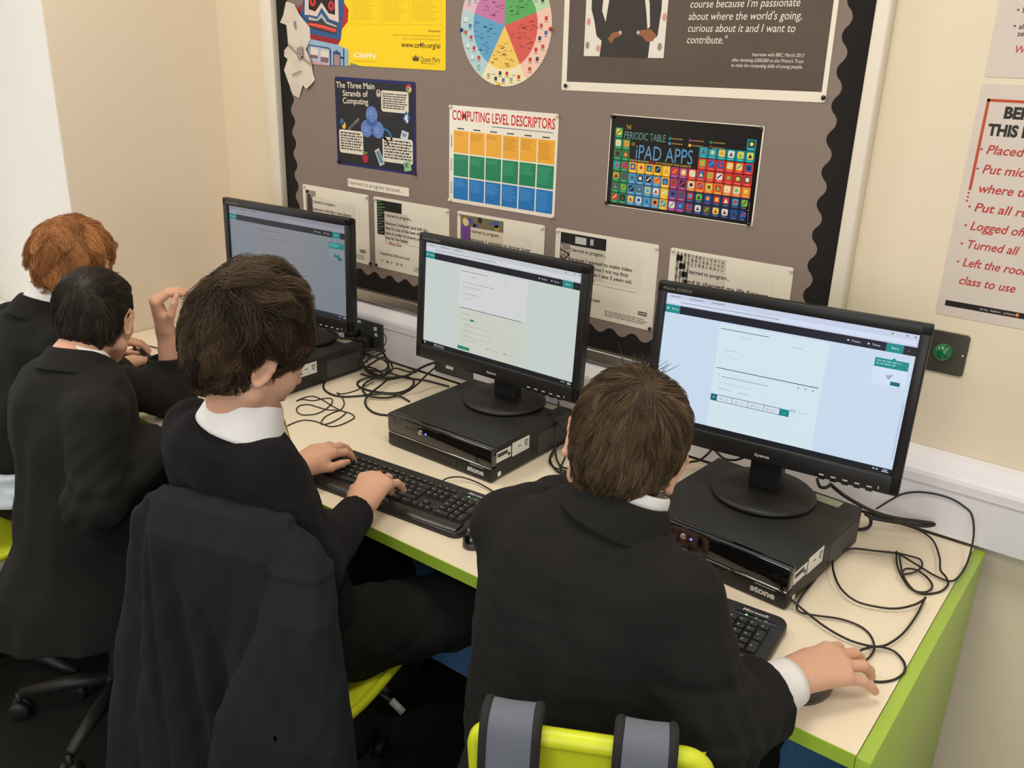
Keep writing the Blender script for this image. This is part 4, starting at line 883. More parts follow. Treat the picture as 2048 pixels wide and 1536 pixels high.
cable('thin cable crossing the silver lettering, curving wide to one sharp bend', Z4((390, 692, 0.05), (425, 667, 0.06), (480, 658, 0.068), (590, 685, 0.066), (680, 735, 0.052), (800, 842, 0.014), (950, 962, 0.008), (1080, 1036, 0.006), (1180, 1068, 0.006), (1250, 1076, 0.006), (1310, 1060, 0.006), (1390, 1000, 0.006), (1460, 905, 0.006), (1500, 825, 0.008), (1509, 808, 0.009), (1490, 826, 0.008), (1440, 850, 0.008), (1350, 868, 0.006), (1250, 860, 0.006), (1130, 828, 0.008), (1045, 758, 0.012), (1005, 665, 0.014), (1006, 600, 0.012), (1050, 560, 0.012), (1120, 540, 0.012), (1230, 552, 0.012), (1350, 565, 0.010)), 0.0021)
cable('thin cable in a round ring in front of the mouse fingers', Z4((1120, 1115, 0.006), (1180, 1087, 0.009), (1260, 1078, 0.009), (1340, 1105, 0.003), (1392, 1165, 0.002), (1390, 1220), (1335, 1258), (1250, 1270), (1175, 1252)), 0.0021)
cable('thin cable rising in a high arch over the trunking beside the big monitor', Z4((1240, 322, 0.035), (1330, 262, 0.05), (1400, 218, 0.07), (1500, 185, 0.085), (1610, 173, 0.092), (1700, 187, 0.092), (1750, 240, 0.085), (1778, 330, 0.07), (1772, 470, 0.035), (1740, 610, 0.012), (1690, 695, 0.006), (1640, 718, 0.004), (1560, 688, 0.004), (1480, 640, 0.006), (1390, 585, 0.010), (1345, 558, 0.012)), 0.0021)
cable('thin cable knotted in small loops near the free desk corner', Z4((1350, 556, 0.008), (1352, 620, 0.006), (1378, 690, 0.004), (1425, 755), (1500, 788), (1590, 775), (1632, 735, 0.004), (1620, 695, 0.008), (1590, 655, 0.010), (1585, 585, 0.008), (1545, 490, 0.006), (1450, 428, 0.006), (1330, 395, 0.010), (1215, 365, 0.02)), 0.0021)
cable('thin cable doubled inside the knot near the free desk corner', Z4((1365, 565, 0.012), (1375, 640, 0.010), (1395, 705, 0.008), (1445, 768, 0.006), (1510, 778, 0.006), (1546, 748, 0.004), (1520, 700, 0.004), (1460, 658, 0.006), (1405, 650, 0.008), (1383, 668, 0.010), (1376, 690, 0.010)), 0.0021)
cable('thick screen cable hanging from the big monitor, doubling back along the trunking', Z4((985, 185, 0.09), (1050, 240, 0.08), (1130, 290, 0.065), (1230, 340, 0.05), (1350, 374, 0.04), (1480, 392, 0.035), (1545, 402, 0.034), (1550, 410, 0.03), (1500, 415, 0.026), (1400, 404, 0.028), (1280, 384, 0.03), (1200, 370, 0.03)), 0.0040)
cable('thick power cable curling behind the big computer\'s back corner', Z4((1140, 435, 0.002), (1185, 430, 0.002), (1208, 405, 0.008), (1205, 370, 0.02), (1180, 350, 0.03)), 0.0038)
cable('cable looping under the big monitor beside its round foot', Z4((915, 160, 0.10), (930, 200, 0.094), (965, 205, 0.094), (992, 185, 0.10)), 0.0034)
cable('thin cable in a lazy figure of eight in front of the far computer', Z5((110, 1542), (200, 1482), (330, 1437), (450, 1444), (530, 1470), (615, 1500), (700, 1490), (790, 1455), (860, 1412), (845, 1378), (780, 1352), (700, 1335), (590, 1328), (500, 1305), (400, 1276), (310, 1285), (272, 1320), (290, 1362), (350, 1382), (480, 1368), (580, 1315), (638, 1250), (620, 1212), (540, 1215), (440, 1235), (330, 1222), (272, 1240), (340, 1208), (430, 1190), (520, 1218), (620, 1280), (720, 1335), (775, 1355), (720, 1410), (620, 1462), (545, 1478), (522, 1462), (560, 1405), (640, 1360), (720, 1330), (758, 1275), (745, 1215), (700, 1170), (686, 1155, 0.002), (740, 1166), (860, 1138), (980, 1080, 0.003), (1060, 1042, 0.006)), 0.0016)
cable('black cable in a broad loop reaching the far computer\'s side', Z5((1150, 955, 0.02), (1060, 905, 0.016), (960, 885, 0.01), (850, 888, 0.006), (740, 915, 0.004), (620, 985), (552, 1060), (560, 1125), (640, 1175), (760, 1195), (900, 1188), (1050, 1172, 0.003), (1200, 1165, 0.006), (1330, 1190, 0.004), (1430, 1245)), 0.0028)
cable('black cable coiled in flat rings between the far and middle computers', Z5((1200, 1015, 0.008), (1080, 998, 0.008), (960, 1012, 0.004), (897, 1050), (910, 1090), (990, 1125), (1120, 1150, 0.003), (1290, 1158, 0.003), (1410, 1122), (1470, 1062), (1452, 1012), (1360, 985), (1240, 1000, 0.005), (1100, 1000, 0.01), (985, 1050, 0.008), (945, 1110, 0.006), (985, 1172, 0.008), (1100, 1205, 0.004), (1240, 1200, 0.004), (1390, 1150, 0.006), (1500, 1075, 0.02), (1590, 985, 0.035), (1700, 890, 0.06), (1795, 842, 0.08)), 0.0030)
cable('black cable curling from the coil round to the middle computer\'s front corner', Z5((1190, 1030, 0.012), (1120, 1090, 0.012), (1030, 1160, 0.010), (978, 1225, 0.004), (985, 1290), (1040, 1345), (1120, 1375), (1215, 1385)), 0.0030)
cable('black cable rising from the coil to the middle monitor\'s underside', Z5((1190, 1022, 0.014), (1280, 1008, 0.012), (1400, 980, 0.010), (1500, 925, 0.025), (1600, 875, 0.05), (1700, 840, 0.075)), 0.0038)
cable('black cable running from the coil behind the middle computer along the trunking foot', Z5((1180, 935, 0.015), (1300, 975, 0.004), (1440, 1008), (1600, 1030), (1720, 1060), (1830, 1090)), 0.0030)
for i, (lb, pts) in enumerate((('first black cord of the tangle hanging below the graphite socket', ((905, 640, 0.05), (930, 720, 0.045), (925, 830, 0.03), (960, 900, 0.012), (1060, 930, 0.006), (1160, 930, 0.006), (1210, 880, 0.02), (1190, 800, 0.04), (1140, 730, 0.055), (1030, 705, 0.06), (940, 720, 0.055))),
                               ('second black cord of the tangle, crossing it in an upright ring', ((1000, 800, 0.045), (1090, 790, 0.05), (1180, 830, 0.04), (1220, 900, 0.02), (1180, 960, 0.01), (1080, 975, 0.006), (980, 930, 0.01), (960, 860, 0.03), (1010, 810, 0.045), (1120, 760, 0.055), (1180, 720, 0.06))),
                               ('third black cord of the tangle, winding low under it', ((930, 960, 0.003), (1040, 990, 0.002), (1160, 980, 0.012), (1250, 920, 0.015), (1230, 840, 0.03), (1160, 790, 0.04), (1050, 850, 0.03), (990, 900, 0.015), (1060, 955, 0.01), (1180, 1000, 0.012))),
                               ('fourth black cord of the tangle, arching beside the graphite socket', ((920, 610, 0.075), (980, 545, 0.10), (1060, 525, 0.11), (1150, 540, 0.105), (1190, 600, 0.09), (1175, 660, 0.075), (1120, 720, 0.06), (1040, 760, 0.05), (990, 850, 0.03))),
                               ('fifth black cord of the tangle, lying along the trunking foot', ((1230, 830, 0.014), (1320, 865, 0.010), (1420, 900, 0.008), (1500, 940, 0.006), (1400, 935, 0.006), (1290, 905, 0.010), (1200, 935, 0.02))),
                               ('cord from the far monitor hanging behind its foot to the tangle', ((600, 515, 0.13), (680, 560, 0.12), (720, 595, 0.115), (790, 600, 0.11), (850, 600, 0.10), (910, 620, 0.09), (950, 680, 0.07))))):
    cable(lb, Z5(*pts), (0.0034, 0.0032, 0.0030, 0.0016, 0.0026, 0.0036)[i])
def Z1(*p): return [(1100 + q[0] / 3.84, 700 + q[1] / 3.84) + tuple(q[2:]) for q in p]
cable('black cable hanging straight down beside the middle computer\'s side', Z1((65, 400, 0.10), (62, 480, 0.085), (45, 600, 0.06), (38, 720, 0.03), (50, 830, 0.012), (80, 900, 0.004), (85, 950), (120, 990), (180, 1010)), 0.0026)
cable('black cable coiled beside the middle computer, behind the boy\'s ear', Z1((135, 780, 0.02), (100, 860, 0.012), (90, 895, 0.010), (140, 910, 0.004), (220, 900), (280, 870), (250, 930, 0.003), (180, 968, 0.003), (90, 955, 0.006), (20, 890, 0.004), (0, 830, 0.004), (30, 770, 0.006), (90, 720, 0.01), (150, 700, 0.02)), 0.0026)
cable('second ring of cable beside the middle computer, behind the boy\'s ear', Z1((-10, 465, 0.09), (30, 520, 0.08), (90, 600, 0.06), (140, 660, 0.045), (200, 720, 0.03), (260, 850, 0.006), (200, 960, 0.004), (120, 930, 0.004), (30, 900, 0.003), (-5, 850, 0.003), (25, 790, 0.004)), 0.0022)
cable('black cable bundle on the desk behind the big computer and the boy\'s head', Z1((1000, 880, 0.01), (1080, 860, 0.02), (1160, 840, 0.03), (1240, 760, 0.05), (1180, 720, 0.06), (1080, 690, 0.07), (1000, 700, 0.07)), 0.0030)
cable('second cable behind the big computer, crossing under its monitor', Z1((1060, 690, 0.075), (1150, 705, 0.075), (1240, 745, 0.075), (1330, 830, 0.07), (1420, 845, 0.075), (1500, 820, 0.085)), 0.0030)
cable('thin cable leaving the back of the keyboard in front of the middle computer', [(880, 968, 0.006), (893, 957, 0.010), (920, 954, 0.010), (950, 963, 0.006), (975, 976, 0.004), (1000, 992, 0.002), (1025, 1012, 0.0)], 0.0018)
cable('thin cable at the far end of the desk behind the raised forearm', [(325, 690, 0.0), (345, 680, 0.0), (365, 672, 0.0), (400, 668, 0.0), (450, 672, 0.0)], 0.0018)
cable('second thin cable at the far end of the desk by the keyboard', [(300, 692, 0.0), (330, 700, 0.004), (360, 706, 0.004), (395, 722, 0.004), (420, 742, 0.0)], 0.0022)
# ================================================================== smooth solid modelling for figures and cloth
def smin(a, b, k):
    if k <= 0: return np.minimum(a, b)
    h = np.maximum(k - np.abs(a - b), 0.0) / k
    return np.minimum(a, b) - h * h * k * 0.25
def nrm(v):
    v = np.array(v, float); return v / (np.linalg.norm(v) + 1e-12)
class Pr:
    """one smooth solid: distance function + bounding ball"""
    def __init__(s, fn, c, R): s.fn = fn; s.c = np.array(c, float); s.R = float(R)
def cone(a, b, ra, rb, flat=None, ff=1.0):
    a = np.array(a, float); b = np.array(b, float); ab = b - a; L2 = max(ab @ ab, 1e-12)
    fn_ = None if flat is None else nrm(flat)
    def fn(P):
        t = np.clip((P - a) @ ab / L2, 0, 1); q = P - a - t[:, None] * ab
        if fn_ is not None:
            w_ = q @ fn_; q = q + ((1.0 / ff - 1.0) * w_)[:, None] * fn_
        return np.sqrt((q * q).sum(1)) - (ra + (rb - ra) * t)
    return Pr(fn, (a + b) / 2, math.sqrt(L2) / 2 + max(ra, rb))
def ell(c, r, M=None):
    c = np.array(c, float); r = np.array(r, float)
    def fn(P):
        q = P - c
        if M is not None: q = q @ M
        k0 = np.sqrt(((q / r) ** 2).sum(1)); k1 = np.sqrt(((q / (r * r)) ** 2).sum(1)) + 1e-9
        return k0 * (k0 - 1.0) / k1
    return Pr(fn, c, r.max())
def ball(c, r): return ell(c, (r, r, r))
def loft(rows, yaw=0.0, e=2.3, capr=0.03):
    """body of stacked ovals: rows of (z, cx, cy, half width, half depth), top to bottom or bottom to top"""
    rows = sorted(rows); Z = np.array([r[0] for r in rows]); V = np.array([r[1:] for r in rows], float)
    cy_, sy_ = math.cos(yaw), math.sin(yaw)
    def fn(P):
        z = np.clip(P[:, 2], Z[0], Z[-1]); c = [np.interp(z, Z, V[:, i]) for i in range(4)]
        x = P[:, 0] - c[0]; y = P[:, 1] - c[1]; x, y = x * cy_ + y * sy_, -x * sy_ + y * cy_
        k0 = (np.abs(x / c[2]) ** e + np.abs(y / c[3]) ** e) ** (1 / e)
        n1 = np.sqrt((x / c[2] ** 2) ** 2 + (y / c[3] ** 2) ** 2) + 1e-9; l = np.sqrt((x / c[2]) ** 2 + (y / c[3]) ** 2)
        d = (k0 - 1.0) * np.maximum(l, 0.2) / n1
        dz = np.maximum(P[:, 2] - Z[-1], Z[0] - P[:, 2])
        return np.where(dz > -capr, np.sqrt(np.maximum(d + capr, 0) ** 2 + np.maximum(dz + capr, 0) ** 2) + np.minimum(np.maximum(d, dz) + capr, 0) - capr, d)
    c = V[:, :2].mean(0); zc = (Z[0] + Z[-1]) / 2
    return Pr(fn, (c[0], c[1], zc), math.hypot((Z[-1] - Z[0]) / 2, V[:, 2:].max() + np.abs(V[:, :2] - c).max()) + 0.02)
def grp(prs, k):
    c = np.mean([p.c for p in prs], 0); R = max(np.linalg.norm(p.c - c) + p.R for p in prs)
    def fn(P):
        d = prs[0].fn(P)
        for p in prs[1:]: d = smin(d, p.fn(P), k)
        return d
    return Pr(fn, c, R)
def half(pt, n):
    """everything behind the plane (inside where (P - pt).n < 0)"""
    pt = np.array(pt, float); n = nrm(n)
    return Pr(lambda P: (P - pt) @ n, pt, 1e3)
def cut(a, *bs):
    def fn(P):
        d = a.fn(P)
        for b in bs: d = np.maximum(d, b.fn(P))
        return d
    return Pr(fn, a.c, a.R)
def shell(a, th): return Pr(lambda P: np.abs(a.fn(P)) - th, a.c, a.R + th)
def shaped(a, f, extra=0.02): return Pr(lambda P: a.fn(P) + f(P), a.c, a.R + extra)

def mesh_solid(ops, h, margin=0.03, B=20):
    """ops: list of (kind 'u' | 's', Pr, blend). Sparse surface-nets polygonisation at cell size h."""
    KM = 0.045
    us = [p for k, p, _ in ops if k == 'u']
    lo = np.min([p.c - p.R for p in us], 0) - margin; hi = np.max([p.c + p.R for p in us], 0) + margin
    nb = np.ceil((hi - lo) / (h * B)).astype(int)
    def field(P, ops_):
        d = np.full(len(P), 0.06)
        for k, p, b in ops_:
            v = p.fn(P)
            d = smin(d, v, b) if k == 'u' else -smin(-d, v, b)
        return d
    I, J, K = np.meshgrid(*[np.arange(n) for n in nb], indexing='ij'); idx = np.stack([I.ravel(), J.ravel(), K.ravel()], 1)
    cen = lo + (idx + 0.5) * h * B; hd = h * B * math.sqrt(3) / 2
    near = np.zeros(len(cen), bool)
    for p in us: near |= np.linalg.norm(cen - p.c, axis=1) < p.R + hd + 0.005
    idx, cen = idx[near], cen[near]
    f0 = field(cen, ops); keep = np.abs(f0) < 2.0 * hd
    idx, cen = idx[keep], cen[keep]
    g = np.stack(np.meshgrid(*[np.arange(B + 1)] * 3, indexing='ij'), -1).reshape(-1, 3)
    S = (nb * B + 3).astype(np.int64)
    def keyof(c): return (c[..., 0] + 1) * (S[1] * S[2]) + (c[..., 1] + 1) * S[2] + (c[..., 2] + 1)
    VK, VP, Q = [], [], []
    E = [((0, 0, 0), (1, 0, 0)), ((0, 1, 0), (1, 1, 0)), ((0, 0, 1), (1, 0, 1)), ((0, 1, 1), (1, 1, 1)), ((0, 0, 0), (0, 1, 0)), ((1, 0, 0), (1, 1, 0)), ((0, 0, 1), (0, 1, 1)), ((1, 0, 1), (1, 1, 1)), ((0, 0, 0), (0, 0, 1)), ((1, 0, 0), (1, 0, 1)), ((0, 1, 0), (0, 1, 1)), ((1, 1, 0), (1, 1, 1))]
    for bi, c in zip(idx, cen):
        rel = [(k, p, b) for k, p, b in ops if np.linalg.norm(c - p.c) < p.R + hd + KM]
        if not rel: continue
        base = bi * B; P = lo + (base + g) * h
        d = field(P, rel).reshape(B + 1, B + 1, B + 1)
        if d.min() > 0 or d.max() < 0: continue
        neg = d < 0
        cnt = np.zeros((B, B, B)); acc = np.zeros((B, B, B, 3))
        for a, b in E:
            da = d[a[0]:a[0] + B, a[1]:a[1] + B, a[2]:a[2] + B]; db = d[b[0]:b[0] + B, b[1]:b[1] + B, b[2]:b[2] + B]
            x = (da < 0) != (db < 0)
            if not x.any(): continue
            t = np.where(x, da / np.where(x, da - db, 1), 0)
            for i in range(3): acc[..., i] += np.where(x, a[i] + (b[i] - a[i]) * t, 0)
            cnt += x
        ci = np.argwhere(cnt > 0)
        if not len(ci): continue
        vp = acc[ci[:, 0], ci[:, 1], ci[:, 2]] / cnt[ci[:, 0], ci[:, 1], ci[:, 2]][:, None]
        VK.append(keyof(ci + base)); VP.append(lo + (base + ci + vp) * h)
        for ax in range(3):
            sl0 = [slice(0, B)] * 3; sl1 = [slice(0, B)] * 3; sl1[ax] = slice(1, B + 1)
            n0 = neg[tuple(sl0)]; n1 = neg[tuple(sl1)]; e = np.argwhere(n0 != n1)
            if not len(e): continue
            fl = n0[e[:, 0], e[:, 1], e[:, 2]]; e = e + base; u_, v_ = (ax + 1) % 3, (ax + 2) % 3
            du = np.zeros(3, int); du[u_] = 1; dv = np.zeros(3, int); dv[v_] = 1
            q = np.stack([keyof(e - du - dv), keyof(e - dv), keyof(e), keyof(e - du)], 1)
            q[~fl] = q[~fl][:, ::-1]; Q.append(q)
    VK = np.concatenate(VK); VP = np.concatenate(VP); Q = np.concatenate(Q)
    o = np.argsort(VK); VK, VP = VK[o], VP[o]
    j = np.clip(np.searchsorted(VK, Q), 0, len(VK) - 1); ok = (VK[j] == Q).all(1)
    return VP, j[ok]
def to_object(name, V, Fq, mats, parent, mat_index=None, props=None, origin=None):
    me = bpy.data.meshes.new(name); n = len(Fq); k = Fq.shape[1]
    V = np.asarray(V, float) - (0 if origin is None else np.array(origin))
    me.vertices.add(len(V)); me.vertices.foreach_set('co', np.ascontiguousarray(V, dtype=np.float32).ravel())
    me.loops.add(n * k); me.loops.foreach_set('vertex_index', np.ascontiguousarray(Fq, dtype=np.int32).ravel())
    me.polygons.add(n); me.polygons.foreach_set('loop_start', np.arange(0, n * k, k, dtype=np.int32))
    me.polygons.foreach_set('use_smooth', np.ones(n, bool))
    for m_ in mats: me.materials.append(m_)
    if mat_index is not None: me.polygons.foreach_set('material_index', np.ascontiguousarray(mat_index, dtype=np.int32))
    me.update(); me.validate()
    o = bpy.data.objects.new(name, me); C.objects.link(o)
    if parent is not None: o.parent = parent
    for a, b in (props or {}).items(): o[a] = b
    return o
def relax(V, Q, it=2, f=0.5):
    """light smoothing along the quad edges"""
    a = np.concatenate([Q[:, i] for i in range(4)]); b = np.concatenate([Q[:, (i + 1) % 4] for i in range(4)])
    cnt = np.bincount(a, minlength=len(V)) + np.bincount(b, minlength=len(V))
    for _ in range(it):
        s = np.stack([np.bincount(a, V[b, i], len(V)) + np.bincount(b, V[a, i], len(V)) for i in range(3)], 1)
        V = V + f * (s / np.maximum(cnt, 1)[:, None] - V)
    return V
def wrinkle(amp, scale, seed, stretch=(1, 1, 1)):
    """soft fold field built from a few warped waves"""
    r = np.random.RandomState(seed); k1 = r.normal(size=(4, 3)); k1 /= np.linalg.norm(k1, axis=1)[:, None]; k2 = r.normal(size=(4, 3)); ph = r.uniform(0, 6.28, (4, 2)); st = np.array(stretch)
    def f(P):
        q = P * st * (2 * PI / scale); s = 0
        for i in range(4): s = s + np.sin(q @ (k1[i] * (0.7 + 0.25 * i)) + ph[i, 0] + 1.3 * np.sin(q @ k2[i] * 0.35 + ph[i, 1]))
        return s * (amp / 2.6)
    return f
def rot_head(yaw, pitch, roll=0.0):
    """columns: right, forward, up of a head; yaw > 0 turns to -x, pitch > 0 looks down, roll > 0 drops the right ear"""
    m_ = Matrix.Rotation(yaw, 3, 'Z') @ Matrix.Rotation(-pitch, 3, 'X') @ Matrix.Rotation(roll, 3, 'Y')
    return np.array(m_)

# ------------------------------------------------------------------ anatomy
def head_local():
    u = []
    u.append((ell((0, -0.010, 0.022), (0.0735, 0.0915, 0.080)), 0))
    u.append((ell((0, 0.030, -0.032), (0.058, 0.054, 0.070)), 0.03))
    u.append((cone((0, 0.062, -0.090), (0, 0.066, -0.086), 0.018, 0.016), 0.02))
    for s in (-1, 1):
        u.append((cone((s * 0.049, 0.004, -0.058), (s * 0.014, 0.058, -0.090), 0.020, 0.017), 0.02))
        u.append((ball((s * 0.039, 0.052, -0.026), 0.025), 0.02))
        u.append((cone((s * 0.012, 0.079, 0.016), (s * 0.044, 0.066, 0.014), 0.0095, 0.0085), 0.012))
    subs = [(ball((s * 0.031, 0.098, -0.003), 0.0155), 0.012) for s in (-1, 1)]
    u2 = [(ell((s * 0.031, 0.0745, -0.003), (0.0155, 0.0125, 0.0105)), 0.004) for s in (-1, 1)]
    u2.append((cone((0, 0.084, 0.006), (0, 0.1035, -0.0285), 0.0068, 0.0092), 0.010))
    for s in (-1, 1): u2.append((ball((s * 0.0090, 0.0935, -0.0325), 0.0072), 0.005))
    for s in (-1, 1):
        u2.append((cone((0, 0.0895, -0.0585), (s * 0.020, 0.0785, -0.0605), 0.0052, 0.0028), 0.004))
        u2.append((cone((0, 0.0875, -0.0672), (s * 0.017, 0.0785, -0.0635), 0.0056, 0.0028), 0.004))
    ears, cuts = [], []
    for s in (-1, 1):
        M = np.array(Matrix.Rotation(-s * math.radians(24), 3, 'Z') @ Matrix.Rotation(math.radians(-12), 3, 'X'))
        o = np.array((s * 0.0765, -0.006, -0.010)); g = lambda x, y, z: o + M @ np.array((s * x, y, z))
        ears.append((ell(g(0.002, -0.002, 0.0), (0.0055, 0.0165, 0.028), M), 0.008))
        ring = [(0.004, 0.010, 0.012), (0.006, 0.006, 0.026), (0.007, -0.006, 0.030), (0.008, -0.017, 0.020), (0.007, -0.018, 0.004), (0.005, -0.012, -0.012)]
        for a, b in zip(ring[:-1], ring[1:]): ears.append((cone(g(*a), g(*b), 0.0042, 0.0042), 0.004))
        ears.append((ball(g(0.003, 0.001, -0.0225), 0.0062), 0.006))
        cuts.append((ell(g(0.009, 0.001, -0.004), (0.0055, 0.0085, 0.014), M), 0.003))
    return u, subs, u2 + ears, cuts
_H = head_local()
def head_prim(o, M, s=1.0):
    o = np.array(o, float)
    def fn(P):
        q = (P - o) @ M / s; d = None
        u, subs, u2, cuts = _H
        for p, k in u: v = p.fn(q); d = v if d is None else smin(d, v, k)
        for p, k in subs: d = -smin(-d, p.fn(q), k)
        for p, k in u2: d = smin(d, p.fn(q), k)
        for p, k in cuts: d = -smin(-d, p.fn(q), k)
        return d * s
    return Pr(fn, o, 0.135 * s)
def hand_prims(w_, f, n, side, flex, spread=(10, 3, -4, -12), thumb=(0.62, 0.70, -0.28), thumb2=(0.25, 0.93, -0.20), sc=1.0, tflex=15):
    """w_ wrist, f towards the fingers, n out of the back of the hand, side 'R' / 'L'"""
    w_ = np.array(w_, float); f = nrm(f); n = np.array(n, float); n = nrm(n - f * (n @ f)); s = np.cross(n, f) if side == 'R' else np.cross(f, n)
    L = lambda a, b, c: w_ + (s * a + f * b + n * c) * sc
    mcp = [(0.0265, 0.081, 0.000), (0.009, 0.085, 0.003), (-0.0085, 0.081, 0.002), (-0.0245, 0.073, -0.002)]
    root = [(0.013, 0.012, 0.0), (0.005, 0.008, 0.002), (-0.005, 0.008, 0.002), (-0.013, 0.012, 0.0)]
    palm = [cone(L(*root[i]), L(*mcp[i]), 0.0135 * sc, 0.0105 * sc) for i in range(4)]
    palm.append(cone(L(0, -0.02, 0), L(0, 0.012, 0), 0.021 * sc, 0.020 * sc, n, 0.72))
    palm.append(cone(L(0.0, 0.03, -0.006), L(0.0, 0.062, -0.004), 0.016 * sc, 0.015 * sc, n, 0.7))
    palm.append(cone(L(0.016, 0.016, -0.006), L(0.029, 0.045, -0.010), 0.0145 * sc, 0.0115 * sc))
    out = [grp(palm, 0.016 * sc)]
    lens = [(0.034, 0.021, 0.017), (0.038, 0.024, 0.018), (0.035, 0.022, 0.018), (0.027, 0.017, 0.016)]
    rad = [(0.0094, 0.0086, 0.0078, 0.0064), (0.0096, 0.0088, 0.0079, 0.0065), (0.0092, 0.0084, 0.0076, 0.0062), (0.0083, 0.0074, 0.0068, 0.0057)]
    tips = []
    for i in range(4):
        a = math.radians(spread[i]); fd = f * math.cos(a) + s * math.sin(a); p = L(*mcp[i]); ang = 0; seg = []
        for j in range(3):
            ang += math.radians(flex[i][j]); dv = fd * math.cos(ang) - n * math.sin(ang); q = p + dv * lens[i][j] * sc
            seg.append(cone(p, q, rad[i][j] * sc, rad[i][j + 1] * sc)); p = q
        tips.append((p, dv)); out.append(grp(seg, 0.002 * sc))
    p = L(0.024, 0.030, -0.010); d1 = nrm(s * thumb[0] + f * thumb[1] + n * thumb[2]); q = p + d1 * 0.030 * sc; d2 = nrm(s * thumb2[0] + f * thumb2[1] + n * thumb2[2])
    r_ = q + d2 * 0.028 * sc; d3 = nrm(d2 * math.cos(math.radians(tflex)) - (s * 0.6 + n * 0.4) * math.sin(math.radians(tflex))); t_ = r_ + d3 * 0.020 * sc
    out.append(grp([cone(p, q, 0.0120 * sc, 0.0098 * sc), cone(q, r_, 0.0094 * sc, 0.0080 * sc), cone(r_, t_, 0.0082 * sc, 0.0064 * sc)], 0.004 * sc))
    return out, tips
M_skin = material('skin', (211, 163, 136), 0.5, spec=0.3, noise=0.09, scale=28, bump=0.10, bscale=420, sss=0.06)
M_lip = material('lip_skin', (196, 120, 104), 0.45, spec=0.35, sss=0.1)
M_white = material('white_cotton_shirt', (228, 226, 224), 0.8, spec=0.2, noise=0.02, scale=40, bump=0.12, bscale=900)
M_blazer = material('black_wool_blazer', (31, 30, 29), 0.92, spec=0.12, noise=0.12, scale=500, bump=0.2, bscale=1400, sheen=0.02)
M_blazer2 = material('washed_black_blazer', (36, 35, 33), 0.92, spec=0.12, noise=0.12, scale=500, bump=0.2, bscale=1400, sheen=0.02)
M_jumper = material('black_knit_jumper', (27, 26, 28), 0.95, spec=0.1, noise=0.18, scale=420, bump=0.4, bscale=900, sheen=0.02)
M_trous = material('charcoal_trousers', (30, 29, 27), 0.9, spec=0.12, noise=0.1, scale=300, bump=0.2, bscale=900, sheen=0.01)
M_shoe = material('black_leather_shoe', (20, 19, 18), 0.35, spec=0.5, noise=0.1)
M_eye = material('eye_white', (226, 220, 212), 0.15); M_iris = material('brown_iris', (58, 36, 24), 0.15)
def hair_material(name, dark, lightc, rough=0.5):
    mt = bpy.data.materials.new(name); mt.use_nodes = True; nt = mt.node_tree; b = nt.nodes['Principled BSDF']
    at = nt.nodes.new('ShaderNodeAttribute'); at.attribute_name = 'strand'
    rp = nt.nodes.new('ShaderNodeValToRGB'); rp.color_ramp.elements[0].color = (*lin(dark), 1); rp.color_ramp.elements[1].color = (*lin(lightc), 1)
    nt.links.new(at.outputs['Fac'], rp.inputs[0]); nt.links.new(rp.outputs[0], b.inputs['Base Color'])
    b.inputs['Roughness'].default_value = rough; b.inputs['Specular IOR Level'].default_value = 0.25
    return mt
